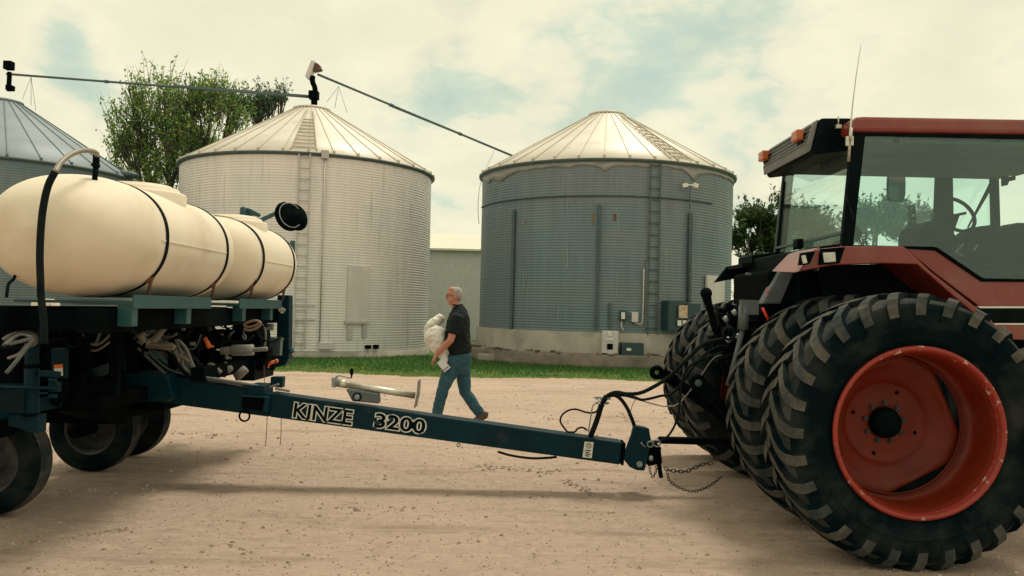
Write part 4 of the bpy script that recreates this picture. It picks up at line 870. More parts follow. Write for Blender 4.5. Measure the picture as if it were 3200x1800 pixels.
#@@@ planter
def planter_wheel(T,c,r=.40,w_=.20,both=False,first=[None]):
    wE=bpy.data.objects.new('wheel',None); COL.objects.link(wE); wE.parent=T; wE.location=c
    if first[0] is None:
        m=MB(); k=r/.40
        m.lathe([(.225,-.09),(.26,-.105),(.32,-.11),(.365,-.10),(.388,-.075),(.392,-.07),(.392,-.055),(.382,-.05),(.382,-.035),(.398,-.03),(.398,-.008),(.386,-.004),(.386,.004),(.398,.008),(.398,.03),(.382,.035),(.382,.05),(.392,.055),(.392,.07),(.388,.075),(.365,.10),(.32,.11),(.26,.105),(.225,.09)],(0,0,0),(0,1,0),seg=64)
        a_=m.build('tyre',[M_tyre,M_dust],wE)
        for p in a_.data.polygons:
            cc=p.center; rr=math.hypot(cc.x,cc.z)
            if rr>.383: p.material_index=1
        m=MB(); m.lathe([(.235,-.095),(.228,-.10),(.215,-.085),(.205,-.06),(.195,.02),(.15,.03),(.09,.01),(.085,-.02),(0,-.02)],(0,0,0),(0,1,0),seg=48)
        for q in range(5):
            t=2*PI*q/5; m.tube([(.06*math.cos(t),-.035,.06*math.sin(t)),(.06*math.cos(t),-.015,.06*math.sin(t))],.009,6)
        b_=m.build('rim',[M_rimp],wE); first[0]=(a_,b_)
    else:
        for p in first[0]: q=p.copy(); COL.objects.link(q); q.parent=wE
    return wE
M_rimp=mat('dusty_white_rim',rgb(.09,.09,.075),rgb(.04,.045,.04),.7,scale=4,grime=rgb(.012,.015,.014),gscale=4,glo=.40,ghi=.60)
M_mark=mat('moulded_marks',rgb(.62,.49,.34),rgb(.55,.43,.30),.6,scale=4)
def planter():
    T=thing('planter','dark blue crop planter with cream liquid tanks and a long sloping tongue','planter')
    def part(m,name,mt,par=None,**k): return m.build(name,mt,par or T,**k)
    for (x_,y_) in ((-3.76,6.20),(-3.84,7.86),(-3.88,8.66)): planter_wheel(T,(x_,y_,.40))
    m=MB(); m.tube([(-3.82,5.9,.40),(-3.82,6.5,.40)],.05,10); m.tube([(-3.85,7.5,.40),(-3.85,9.0,.40)],.05,10); m.bar((-3.85,7.6,.40),(-3.4,7.6,.95),.12,.12); m.bar((-3.85,8.3,.40),(-3.4,8.3,.95),.12,.12); part(m,'axle',[M_black])
    # ---- tongue
    YN=7.40
    m=MB(); q=PW([(841,1228),(1945,1383),(1938,1453),(841,1303)],YN); tongue_top=(q[0],q[1]); m.prism(q,(0,.20,0)); beam=part(m,'tongue',[M_blue],bevel=.014)
    m=MB(); q2=PW([(373,1163),(560,1178),(800,1214),(841,1232),(841,1303),(560,1266),(500,1256),(373,1256)],YN+.03); m.prism(q2,(0,.20,0)); part(m,'tongue_root',[M_blue],bevel=.010)
    m=MB(); q=PW([(1948,1385),(1956,1386),(1949,1455),(1941,1454)],YN-.005); m.prism(q,(0,.21,0)); part(m,'end_plate',[M_black],bevel=.004)
    # lettering lies on the near face, following the slope
    ux=(W(1650,1340,YN)-W(841,1228,YN)).normalized(); uy=Vector((0,-1,0)).cross(ux); uy=Vector((-ux.z,0,ux.x))
    def place(px,py,dy): 
        o=W(px,py,YN-dy); Mx=Matrix((( ux.x,uy.x,0,o.x),(0,0,-1,YN-dy),(ux.z,uy.z,0,o.z),(0,0,0,1))); return Mx
    wm=bpy.data.materials.new('worn_white_outline'); wm.use_nodes=True; 
    for (body,x0,y0,x1,sz,wear) in (('KINZE',912,1302,1103,.178,0),('3200',1165,1333,1332,.172,1)):
        width=(W(x1,y0,YN)-W(x0,y0,YN)).length
        Mx=place(x0,y0,.0015); tw=textmesh('lettering_outline',body,sz,Mx,M_white,T,offset=.0125,extrude=.0008)
        xs=[(Mx.inverted()@v.co).x for v in tw.data.vertices]; k=width/(max(xs)-min(xs)); x_min=min(xs)
        fixm=Mx@Matrix.Translation((-x_min*k+0,0,0))@Matrix.Diagonal((k,1,1,1))@Mx.inverted(); tw.data.transform(fixm)
        Mx2=place(x0,y0,.0035); tb=textmesh('lettering',body,sz,Mx2,M_blk,T,offset=.0035,extrude=.0008)
        tb.data.transform(Mx2@Matrix.Translation((-x_min*k,0,0))@Matrix.Diagonal((k,1,1,1))@Mx2.inverted())
        if wear:
            wmat=M_white.copy(); wmat.name='worn_white_decal'; nt=wmat.node_tree; N=nt.nodes; L=nt.links; b=N['Principled BSDF']
            lk=b.inputs['Base Color'].links[0].from_socket; nz=N.new('ShaderNodeTexNoise'); nz.inputs['Scale'].default_value=9; nz.inputs['Detail'].default_value=5
            tc=N.new('ShaderNodeTexCoord'); L.new(tc.outputs['Object'],nz.inputs['Vector']); r=N.new('ShaderNodeMapRange'); r.inputs[1].default_value=.50; r.inputs[2].default_value=.56; L.new(nz.outputs[0],r.inputs[0])
            mm=N.new('ShaderNodeMix'); mm.data_type='RGBA'; mm.inputs[7].default_value=rgb(.006,.034,.05); L.new(r.outputs[0],mm.inputs[0]); L.new(lk,mm.inputs[6]); L.new(mm.outputs[2],b.inputs['Base Color']); tw.data.materials[0]=wmat
    m=MB(); m.prism(PW([(1827,1380),(1855,1382),(1849,1432),(1820,1429)],YN-.002),(0,.003,0)); part(m,'safety_decal',[M_white])
    m=MB(); c=W(1840,1393,YN-.004); m.torus(c,(0,1,0),.020,.004,20,5); part(m,'decal_ring',[mat('decal_green',rgb(.05,.22,.10),rgb(.04,.18,.08),.5,scale=5)])
    m=MB(); m.box(c,(.014,.002,.012)); part(m,'decal_dot',[M_orange])
    m=MB()
    for k in range(4): a_=W(1829,1407+k*5.5,YN-.003); b_=W(1846-(k%2)*5,1409+k*5.5,YN-.003); m.bar(a_,b_,.0016,.008)
    part(m,'decal_print',[M_black])
    # hitch head
    m=MB(); m.prism(PW([(1983,1331),(2029,1339),(2032,1362),(2037,1380),(2026,1425),(2015,1471),(1990,1470),(1968,1460),(1952,1440),(1955,1408),(1979,1343)],7.36),(0,.045,0))
    m.prism(PW([(1983,1331),(2029,1339),(2032,1362),(2037,1380),(2026,1425),(2015,1471),(1990,1470),(1968,1460),(1952,1440),(1955,1408),(1979,1343)],7.57),(0,.045,0))
    m.prism(PW([(1986,1333),(2028,1341),(2010,1450),(1962,1440)],7.41),(0,.16,0)); part(m,'hitch_head',[M_blue],bevel=.008)
    m=MB(); c=W(1999,1451,7.345); m.tube([c,c+Vector((0,.03,0))],.027,8,smooth=False); part(m,'hitch_bolt',[M_alum],bevel=.002)
    m=MB(); rnd=random.Random(6); m.prism(PW([(2024,1392),(2046,1386),(2062,1392),(2066,1410),(2070,1448),(2050,1452),(2026,1458)],7.40),(0,.16,0)); m.bar(W(2052,1405,7.4),W(2066,1493,7.4),.035,.035,Vector((0,1,0)))
    for k in range(10): m.box(W(rnd.uniform(2028,2068),rnd.uniform(1385,1450),7.38),(.03,.03,.03),rotY(rnd.uniform(0,2)))
    part(m,'hitch_clevis',[M_black],bevel=.005)
    m=MB(); m.torus(W(2032,1388,7.36),(0,1,0),.025,.008,14,6); m.torus(W(2053,1385,7.36),(.4,1,0),.030,.006,14,6); m.tube(PW([(2003,1382),(2010,1392),(2018,1397)],7.33),.006,5); m.tube([W(2035,1428,7.37),W(2035,1434,7.30)],.02,8); part(m,'hitch_pin',[M_alum])
    def chain(pts,Y0,Y1,n,nm):
        P=catmull([W(a_,b_,Y0+(Y1-Y0)*i/(len(pts)-1)) for i,(a_,b_) in enumerate(pts)],14)
        Ls=[0]
        for a_,b_ in zip(P[:-1],P[1:]): Ls.append(Ls[-1]+(b_-a_).length)
        m=MB()
        for k in range(n):
            s_=Ls[-1]*(k+.5)/n; i=max(j for j in range(len(Ls)) if Ls[j]<=s_); i=min(i,len(P)-2); c=P[i].lerp(P[i+1],(s_-Ls[i])/max(1e-6,Ls[i+1]-Ls[i])); d=(P[i+1]-P[i]).normalized()
            sd_=d.cross(Vector((0,1,0))).normalized(); ax=sd_ if k%2 else Vector((0,1,0)); a2=d; b2_=ax.cross(d)
            L_=Ls[-1]/n*.78; Pn=[c+a2*L_*math.cos(2*PI*q/12)+b2_*L_*.52*math.sin(2*PI*q/12) for q in range(13)]; m.tube(Pn,L_*.17,5,caps=False)
        return part(m,nm,[M_chain])
    M_chain=mat('rusty_chain',rgb(.035,.03,.022),rgb(.07,.055,.04),.7,scale=12)
    chain([(2078,1462),(2092,1470),(2140,1473),(2170,1462),(2200,1450),(2225,1448)],7.42,7.5,13,'safety_chain')
    chain([(2085,1472),(2092,1500),(2120,1522),(2163,1535),(2210,1522),(2255,1490)],7.40,7.3,22,'safety_chain')
    chain([(2030,1456),(2032,1475),(2040,1489),(2050,1472),(2052,1456)],7.38,7.38,9,'pin_chain')
    # hydraulic hoses
    def hose(pts,r,Y0,Y1=None,mt=M_rub,nm='hydraulic_hose',cat=7):
        Y1=Y0 if Y1 is None else Y1; n=len(pts); m=MB(); m.tube([W(a_,b_,Y0+(Y1-Y0)*i/(n-1)) for i,(a_,b_) in enumerate(pts)],r,7,cat); return part(m,nm,[mt])
    hose([(1842,1364),(1860,1320),(1880,1262),(1896,1238),(1925,1226),(1960,1231),(2000,1228),(2040,1210),(2090,1178),(2150,1120),(2200,1075),(2262,1058)],.017,7.5,7.2)
    hose([(1850,1364),(1868,1318),(1888,1258),(1912,1236),(1950,1236),(1985,1242),(2010,1249),(2060,1238),(2110,1222),(2180,1130),(2240,1085),(2280,1082)],.012,7.52,7.25)
    hose([(1846,1364),(1862,1322),(1886,1256),(1908,1234),(1935,1243),(1958,1272),(1975,1310),(1984,1335)],.017,7.47,7.45)
    hose([(1900,1240),(1950,1238),(1990,1248),(2040,1262),(2085,1270),(2125,1258),(2180,1190),(2230,1120),(2270,1108)],.006,7.5,7.3,M_tan)
    hose([(1986,1247),(1975,1270),(1970,1288)],.003,7.5)
    hose([(1773,1350),(1758,1330),(1751,1315),(1756,1298),(1775,1283),(1800,1279),(1830,1288),(1850,1290),(1866,1284),(1874,1262)],.0085,7.5)
    hose([(1773,1350),(1795,1350),(1805,1340),(1820,1336),(1835,1344)],.0085,7.5)
    hose([(2036,1379),(2060,1380),(2085,1365),(2108,1330),(2122,1280),(2130,1200),(2150,1150),(2200,1120),(2262,1100)],.010,7.4,7.2)
    hose([(1838,1350),(1845,1310),(1852,1270),(1862,1261)],.006,7.45,None,M_alum)
    m=MB(); c=W(1884,1244,7.47); m.torus(c,(.15,.2,1),.075,.006,22,6,stretch=(1,.5)); m.torus(W(1882,1259,7.47),(.05,-.2,1),.06,.006,22,6,stretch=(1,.5)); m.tube(PW([(1854,1242),(1876,1250),(1890,1232)],7.46),.005,5,4); part(m,'hose_tie',[M_alum])
    hose([(1556,1412),(1600,1424),(1660,1432),(1710,1431),(1740,1428)],.011,7.48)
    m=MB(); m.torus(W(1433,1391,7.5),(0,1,0),.014,.004,12,5); part(m,'hose_clip',[M_black])
    m=MB(); m.torus(W(764,1300,7.42),(0,1,0),.045,.009,18,6); part(m,'hose_clip',[M_black])
    hose([(835,1302),(833,1350),(829,1395)],.003,7.42,None,M_rust); hose([(879,1308),(878,1360),(875,1392)],.003,7.42,None,M_rust)
    hose([(825,1142),(826,1180),(827,1205)],.003,7.42,None,M_rust)
    # jack stored on the tongue
    m=MB(); m.tube(PW([(1058,1197),(1297,1236)],7.45),.029,18); m.tube(PW([(1056,1196),(1085,1201)],7.45),.036,18); part(m,'jack_tube',[M_silver])
    m=MB(); m.prism(PW([(1036,1180),(1046,1181),(1046,1212),(1036,1209)],7.38),(0,.13,0)); m.tube(PW([(1048,1180),(1062,1174),(1095,1182)],7.42),.008,6,4); part(m,'jack_head',[M_alum],bevel=.006)
    m=MB(); m.tube(PW([(1098,1182),(1100,1160)],7.42),[.006,.010],8); m.ball(W(1099,1162,7.42),(.017,.017,.034)); part(m,'jack_handle',[M_black])
    m=MB(); m.prism(PW([(1306,1188),(1309,1190),(1307,1232),(1297,1275),(1293,1275),(1301,1232)],7.36),(0,.17,0)); part(m,'jack_foot',[M_tan],bevel=.003)
    m=MB(); m.prism(PW([(1080,1216),(1092,1218),(1182,1230),(1184,1262),(1100,1254)],7.40),(0,.12,0)); part(m,'jack_mount',[M_postg],bevel=.008)
    m=MB(); c=W(1116,1241,7.39); m.tube([c,c+Vector((0,.02,0))],.045,6,smooth=False); m.tube([c-Vector((0,.015,0)),c],.024,12,mi=1); part(m,'jack_pivot',[M_blue,M_alum],bevel=.003)
    # brackets along the tongue
    m=MB(); m.prism(PW([(773,1203),(826,1206),(826,1240),(773,1237)],7.36),(0,.28,0)); part(m,'bracket',[M_blue],bevel=.006)
    m=MB(); m.prism(PW([(754,1236),(834,1241),(834,1246),(754,1240)],7.30),(0,.10,0)); m.prism(PW([(828,1243),(836,1243),(834,1288),(820,1284)],7.30),(0,.10,0)); m.prism(PW([(756,1240),(830,1245),(822,1284),(756,1277)],7.385),(0,.02,0),1); part(m,'bracket',[M_blue,M_black],bevel=.003)
    m=MB(); m.prism(PW([(846,1178),(883,1178),(881,1212),(843,1208)],7.55),(0,.10,0)); m.bar(W(842,1210,7.45),W(872,1200,7.45),.02,.02,mi=1); m.bar(W(860,1214,7.43),W(905,1222,7.43),.03,.02,mi=1); part(m,'hose_bracket',[M_blue,M_tan],bevel=.004)
    # ---- tanks
    tc_x,tc_z=-2.87,2.015
    def tank(y0,y1,cap0,cap1,straps,lid):
        m=MB(); seg=72; rows=[]
        n=14
        for i in range(n+1): 
            t=i/n; rows.append((y0+cap0*t,(1-(1-t)**2.4)**(1/2.4)))
        for i in range(1,9): 
            f=i/9; rows.append((y0+cap0+(y1-cap1-y0-cap0)*f,1.0))
        for i in range(n,-1,-1):
            t=i/n; rows.append((y1-cap1*t,(1-(1-t)**2.4)**(1/2.4)))
        vs=[]
        for (yy,s_) in rows:
            for k in range(seg):
                t=2*PI*k/seg; c_,q_=math.cos(t),math.sin(t)
                rib=1-.012*math.exp(-((yy-(y0+y1)/2-.32)/.05)**2)-.012*math.exp(-((yy-(y0+y1)/2+.32)/.05)**2)
                s2=max(.02,s_)*rib
                vs.append((tc_x+.49*s2*math.copysign(abs(c_)**.92,c_),yy,tc_z+.402*s2*math.copysign(abs(q_)**.92,q_)))
        nr=len(rows); fs=[(i*seg+k,i*seg+(k+1)%seg,(i+1)*seg+(k+1)%seg,(i+1)*seg+k) for i in range(nr-1) for k in range(seg)]+[tuple(range(seg)),tuple(range((nr-1)*seg,nr*seg))]
        m.add(vs,fs,0,True); tk=part(m,'tank',[M_tank])
        m=MB(); m.lathe([(.345,.20),(.345,.385),(.335,.40),(.30,.402),(.295,.425),(.285,.435),(.24,.438),(.235,.455),(.2,.46),(0,.462)],(tc_x,lid,tc_z),(0,0,1),seg=56); part(m,'lid',[M_tank],tk)
        m=MB()
        for s_ in (-1,1): m.bar((tc_x+s_*.4905,y0+cap0,tc_z-.01),(tc_x+s_*.4905,y1-cap1,tc_z-.01),.006,.012)
        part(m,'mould_seam',[M_tank],tk)
        for sy in straps:
            m=MB(); vs=[];seg2=72
            for (dy,q_) in ((-.021,1.004),(-.021,1.014),(.021,1.014),(.021,1.004)):
                for k in range(seg2):
                    t=2*PI*k/seg2; c_,s_=math.cos(t),math.sin(t); vs.append((tc_x+.49*q_*math.copysign(abs(c_)**.92,c_),sy+dy,tc_z+.402*q_*math.copysign(abs(s_)**.92,s_)))
            fs=[(j*seg2+k,j*seg2+(k+1)%seg2,((j+1)%4)*seg2+(k+1)%seg2,((j+1)%4)*seg2+k) for j in range(4) for k in range(seg2)]
            m.add(vs,fs); part(m,'strap',[M_blk],tk)
            m=MB(); t=math.radians(-38); m.box((tc_x+.50*math.cos(t),sy,tc_z+.40*math.sin(t)),(.02,.07,.12),rotY(.5)); m.tube([(tc_x+.51*math.cos(t),sy,tc_z+.41*math.sin(t)+.05),(tc_x+.47*math.cos(t),sy,tc_z+.41*math.sin(t)-.14)],.012,6); part(m,'buckle',[M_rust],tk)
        return tk
    tank(4.98,7.52,.72,.45,(5.79,7.02),6.42)
    tank(7.72,9.75,.40,.62,(8.05,9.18),8.58)
    m=MB(); m.bb(-3.28,-2.50,5.55,6.98,1.565,1.585); m.bb(-2.50,-2.485,5.55,6.98,1.54,1.63); m.bb(-3.28,-2.50,7.72,9.12,1.565,1.585); m.bb(-2.50,-2.485,7.72,9.12,1.54,1.63); part(m,'tank_saddle',[M_blue2],bevel=.003)
    m=MB()
    for yy in (5.56,6.50,7.85,8.75): m.bb(-2.60,-2.50,yy,yy+.09,1.42,1.56)
    part(m,'saddle_bracket',[M_blue2],bevel=.006)
    m=MB(); m.bb(-2.74,-2.60,5.3,9.4,1.38,1.54); m.bb(-3.3,-3.16,5.3,9.4,1.38,1.54)
    for yy in (5.4,6.4,7.4,8.4,9.25): m.bb(-3.16,-2.74,yy,yy+.1,1.40,1.52)
    part(m,'tank_frame',[M_black],bevel=.01)
    # toolbar, centre frame and row-unit mass below the tanks
    m=MB(); m.bb(-3.62,-3.36,4.6,9.75,.78,1.0); part(m,'toolbar',[M_blue],bevel=.01)
    m=MB(); rnd=random.Random(17)
    for k in range(9):
        y_=6.0+k*.40
        m.bb(-3.60,-3.36,y_,y_+.30,.86,1.38); m.bb(-3.36,-3.28,y_+.06,y_+.24,1.02,1.30); m.tube([(-3.30,y_+.15,1.06),(-3.22,y_+.12,.93)],.04,10)
    part(m,'fertiliser_frame',[M_black],bevel=.02)
    m=MB(); 
    for yy in (6.35,7.45,8.35,9.15): m.bb(-3.02,-2.95,yy,yy+.07,.86,1.4)
    m.bb(-2.78,-2.66,7.35,9.45,.90,1.02); part(m,'stanchion',[M_black],bevel=.008)
    m=MB(); m.tube([(-2.9,9.0,1.18),(-2.62,9.0,1.18)],.22,28); m.tube([(-2.66,9.0,1.18),(-2.60,9.0,1.18)],.10,20); m.bb(-2.8,-2.6,8.6,9.3,.80,1.0); part(m,'vacuum_fan',[M_blk],bevel=.01)
    # mast at the far end
    m=MB(); m.prism(PW([(866,922),(904,922),(903,1045),(902,1120),(890,1142),(848,1152),(838,1140),(850,1060),(864,1052)],9.35),(0,.16,0)); part(m,'mast',[M_blue],bevel=.012)
    m=MB(); 
    for (dx,dy,rr) in ((-6,0,5),(0,-4,6),(7,-1,5),(1,4,7)): c=W(881+dx,969+dy,9.345); m.lathe([(0,0),(pr(rr,9.34),0)],c,(0,-1,0),seg=10)
    part(m,'emblem',[M_white],fix=False)
    m=MB(); m.tube(PW([(908,1088),(913,1104)],9.3),.03,10); part(m,'mast_lamp',[M_blue2],bevel=.004)
    # row marker above the tanks
    m=MB(); c=W(905,674,10.0); ax=Vector((.72,-.62,.25)).normalized()
    m.lathe([(0,.03),(.06,.028),(.165,-.02),(.183,-.035),(.165,-.028),(.06,.012),(0,.012)],c,ax,seg=36); c2=c+Vector((.075,.06,0)); m.lathe([(0,.03),(.06,.028),(.155,-.02),(.17,-.03),(.155,-.028),(0,.012)],c2,ax,seg=36)
    m.tube([c-ax*.02,c2+ax*.03],.04,10)
    for k in range(14):
        t=2*PI*k/14; a_,b_=frame(ax); d=a_*math.cos(t)+b_*math.sin(t); m.box(c+d*.17+ax*-.02,(.03,.03,.02))
    part(m,'marker_disc',[M_black])
    m=MB(); m.torus(c+ax*.02,ax,.152,.006,36,5); part(m,'marker_disc_edge',[M_alum])
    m=MB(); m.bar(W(790,700,10.0),W(884,657,10.0),.045,.045); m.bar(W(812,690,10.0),W(824,718,10.0),.02,.02); m.bar(W(818,724,10),W(826,700,10),.02,.02); part(m,'marker_arm',[M_blue2],bevel=.004)
    m=MB(); m.prism(PW([(750,648),(762,645),(768,678),(756,688),(748,680)],9.95),(0,.12,0)); m.prism(PW([(764,648),(782,652),(812,668),(808,678),(785,672),(790,692),(764,692)],10.05),(0,.05,0)); m.bar(W(735,678,10),W(790,690,10),.05,.03); part(m,'marker_hinge',[M_blue2],bevel=.006)
    m=MB(); m.bar(W(824,738,9.95),W(912,768,9.95),.06,.05); m.bar(W(868,760,10),W(915,772,10),.05,.08); m.bar(W(915,752,9.95),W(914,800,9.95),.05,.05); m.box(W(908,792,9.95),(.06,.06,.05)); part(m,'marker_cradle',[M_blue2],bevel=.006)
    # ---- pipework, hoses and hardware in front of the frame (near the tongue root)
    hose([(525,1016),(549,1050),(573,1084),(603,1120),(636,1156)],.028,7.5,7.6,M_rub,'suction_hose')
    hose([(560,1120),(590,1140),(632,1156),(640,1146)],.020,7.55,None,M_rub,'suction_hose')
    hose([(438,1043),(448,1062),(468,1071),(489,1054),(505,1033),(518,1020)],.030,7.0,7.3,M_beige,'flexible_duct')
    hose([(458,1036),(475,1030),(485,1022),(498,1020)],.028,7.2,None,M_alum,'flexible_duct')
    hose([(462,1075),(500,1078),(530,1076),(548,1086)],.018,7.1,None,M_tan,'flexible_duct')
    hose([(455,1082),(500,1086),(545,1090)],.016,7.15,None,M_tan,'flexible_duct')
    rnd=random.Random(44)
    for k in range(34):
        x0=440+rnd.uniform(0,110); y0=1060+rnd.uniform(-20,50); x1=590+rnd.uniform(-10,40); x2=700+rnd.uniform(-40,110)
        yb=lambda x:1163+(x-373)*.118
        hose([(x0,y0),(x0+.45*(x1-x0)+rnd.uniform(-15,15),y0+30+rnd.uniform(-10,20)),(x1,yb(x1)-rnd.uniform(4,26)),(x2,yb(x2)-rnd.uniform(0,12))],rnd.uniform(.009,.016),7.40+rnd.uniform(0,.2),None,rnd.choice((M_tan,M_rub,M_hosegrey,M_tan,M_alum2)),'hose')
    for (x0,y0,x1,y1) in ((545,1098,560,1130),(560,1110,590,1130),(430,1088,445,1105)): hose([(x0,y0),((x0+x1)/2+4,(y0+y1)/2),(x1,y1)],.014,7.4,None,M_tan,'hose')
    hose([(640,1170),(655,1140),(672,1148),(690,1165)],.02,7.7,None,M_tan,'hose')
    m=MB(); m.tube(PW([(690,1168),(716,1142)],8.0),.055,14); m.tube(PW([(738,1180),(768,1152)],8.0),.04,14); m.tube(PW([(636,1150),(648,1160)],7.7),.04,12); part(m,'pvc_pipe',[M_tan])
    m=MB(); m.tube(PW([(725,1095),(792,1093)],7.9),.052,16); m.tube(PW([(690,1097),(726,1095)],7.9),.038,14,mi=1); m.tube(PW([(792,1093),(836,1090)],7.9),.02,12); part(m,'hydraulic_cylinder',[M_silver2,M_tan],bevel=.004)
    m=MB(); m.tube(PW([(640,1055),(656,1087)],7.6),[.018,.022],10); m.box(W(656,1082,7.62),(.06,.03,.02)); part(m,'orange_valve_lever',[M_orange])
    m=MB(); m.tube(PW([(827,1142),(862,1128)],8.8),[.02,.016],8); m.ball(W(864,1128,8.8),.022); m.box(W(830,1142,8.8),(.07,.04,.05)); part(m,'orange_handle',[M_orange])
    m=MB(); m.box(W(848,1148,8.9),(.07,.06,.05)); part(m,'valve_body',[M_black])
    hose([(763,1026),(775,1032),(800,1026),(815,1012),(805,1003),(785,1004),(762,1014),(775,1022),(800,1016),(812,1003)],.012,8.0,None,M_copper,'coiled_line')
    hose([(764,1028),(760,1040),(768,1052),(764,1060),(757,1048)],.010,8.5,None,M_alum,'coiled_line')
    hose([(820,1016),(828,1030),(830,1060),(826,1085)],.012,8.7,None,M_tan,'coiled_line')
    m=MB()
    for k in range(7): m.bar(W(850+k*5,1058,9.0),W(849+k*4.6,1108,9.0),.008,.09,Vector((0,1,0)))
    m.bar(W(846,1056,9.02),W(884,1060,9.02),.09,.02); m.bar(W(848,1108,9.02),W(878,1108,9.02),.09,.02); part(m,'oil_cooler',[M_cool])
    m=MB(); m.prism(PW([(481,1097),(496,1100),(520,1132),(519,1138),(490,1116)],7.05),(0,.02,0)); part(m,'teal_cover',[M_blue2])
    m=MB(); m.bar(W(452,1108,7.3),W(517,1168,7.3),.02,.02); m.bar(W(383,1078,7.3),W(384,1155,7.3),.012,.012); part(m,'brace',[M_postg])
    m=MB(); m.prism(PW([(330,1098),(380,1078),(388,1080),(392,1160),(345,1150)],7.25),(0,.03,0)); part(m,'gusset',[M_blue],bevel=.004)
    m=MB(); m.prism(PW([(682,999),(710,989),(713,1002),(684,1008)],8.2),(0,.05,0)); m.box(W(773,955,8.9),(.42,.05,.035)); m.box(W(812,955,8.9),(.05,.05,.06)); m.box(W(845,1022,9.0),(.07,.05,.07)); m.box(W(602,1074,7.6),(.04,.03,.03)); m.box(W(573,1027,7.5),(.025,.03,.03)); m.ball(W(708,1118,8.0),.02); part(m,'pale_fitting',[M_alum])
    m=MB()
    for (x_,y_,w2,h2) in ((640,1040,.18,.12),(600,1050,.12,.22),(665,1110,.2,.1),(700,1060,.16,.2),(745,1050,.2,.16),(800,1060,.14,.26),(800,1110,.3,.12),(760,1135,.3,.16),(690,1130,.15,.1),(825,1120,.1,.24)): m.box(W(x_,y_,8.75),(w2,.2,h2),rotY(rnd.uniform(-.3,.3)))
    part(m,'pump_housing',[M_black],bevel=.02)
    hose([(245,1052),(300,1078),(345,1045),(362,1020)],.010,6.6,None,M_tan,'hose'); hose([(235,1060),(290,1096),(340,1070),(365,1035)],.009,6.6,None,M_tan,'hose')
    m=MB(); m.prism(PW([(367,1166),(521,1170),(541,1240),(520,1258),(395,1252),(372,1230)],7.25),(0,.4,0)); part(m,'centre_hitch_box',[M_blue],bevel=.01)
    m=MB(); m.prism(PW([(263,1158),(355,1130),(360,1152),(278,1192)],6.7),(0,.10,0)); m.prism(PW([(195,1200),(262,1176),(275,1192),(200,1212)],6.6),(0,.08,0)); part(m,'step_plate',[M_blue2b],bevel=.004)
    m=MB(); m.bar(W(175,1225,6.4),W(375,1180,7.2),.12,.10); m.bar(W(130,1210,6.2),W(190,1245,6.3),.14,.14); m.bar(W(200,1215,6.4),W(360,1270,7.2),.25,.30); m.bb(-3.6,-3.1,6.4,8.6,.74,.86); m.bb(-4.6,-3.4,6.55,7.4,.72,.95); m.bb(-4.2,-3.55,8.0,8.45,.5,1.0); m.bb(-3.95,-3.32,7.0,7.6,.56,.95); m.bb(-3.32,-3.05,7.48,8.2,.62,.9); part(m,'axle_arm',[M_black],bevel=.01)
    for (x_,y_,w2) in ((181,1158,26),(345,1122,24)):
        Yd=6.0 if x_<200 else 6.95
        m=MB(); m.prism(PW([(x_-w2/2,y_-6),(x_+w2/2,y_-8),(x_+w2/2,y_+16),(x_-w2/2+4,y_+14)],Yd),(0,.012,0)); dd=part(m,'warning_decal',[M_white])
        m=MB(); m.prism(PW([(x_-w2/2,y_-18),(x_+w2/2,y_-20),(x_+w2/2,y_-8),(x_-w2/2,y_-6)],Yd),(0,.012,0)); part(m,'warning_decal_top',[M_orange])
        m=MB(); m.prism(PW([(x_-w2*.9,y_-70),(x_+w2*.9,y_-70),(x_+w2*.9,y_+25),(x_-w2*.9,y_+22)],Yd+.02),(0,.05,0)); part(m,'row_unit_plate',[M_blue],bevel=.008)
    for k in range(34):
        x0=rnd.uniform(150,800); Yh=5.6+(x0/800)*2.9; y0=rnd.uniform(960,1040); ln=rnd.uniform(30,110); dp=rnd.uniform(20,90)
        hose([(x0,y0),(x0+ln*.25,y0+dp*.8),(x0+ln*.7,y0+dp),(x0+ln,y0+dp*rnd.uniform(.1,.9))],rnd.uniform(.006,.013),Yh+rnd.uniform(0,.2),None,rnd.choice((M_rub,M_rub,M_black,M_hosegrey,M_tan)),'hose',5)
    for k in range(18):
        x0=rnd.uniform(130,800); y0=rnd.uniform(975,1120); Yh=5.7+(x0/800)*2.9; m=MB(); c=W(x0,y0,Yh); m.tube([c,c+Vector((rnd.uniform(-.05,.05),0,rnd.uniform(-.07,.07)))],rnd.uniform(.012,.022),8); m.ball(c,rnd.uniform(.014,.024),8); part(m,'pipe_fitting',[rnd.choice((M_black,M_hosegrey,M_blue,M_alum2))])
    # upright post and linkage at the near left
    m=MB(); m.tube(PW([(100,1072),(100,1140)],5.7),.044,20); m.tube(PW([(100,1138),(100,1150)],5.7),.050,20,mi=1); m.tube(PW([(100,1150),(100,1295)],5.7),.048,20); m.tube(PW([(98,1290),(98,1300)],5.7),.053,20,mi=1); m.prism(PW([(25,1296),(120,1296),(120,1353),(88,1352),(60,1338),(25,1332)],5.68),(0,.10,0)); part(m,'lift_cylinder',[M_blue,M_black],bevel=.004)
    m=MB(); m.tube(PW([(-60,1212),(172,1212)],5.62),.013,10); m.prism(PW([(118,1158),(172,1164),(172,1180),(118,1176)],5.64),(0,.08,0)); m.prism(PW([(150,1195),(178,1195),(178,1225),(150,1225)],5.64),(0,.06,0))
    for (x_,y_) in ((165,1188),(165,1238)): m.tube(PW([(x_-12,y_),(x_+12,y_)],5.62),.016,6)
    m.tube(PW([(118,1228),(150,1228)],5.6),.008,6); part(m,'lift_linkage',[M_blue],bevel=.004)
    m=MB(); m.tube(PW([(68,1040),(67,985),(72,978),(118,980),(122,990),(122,1080)],5.6),.009,8); part(m,'guard_rail',[M_blue])
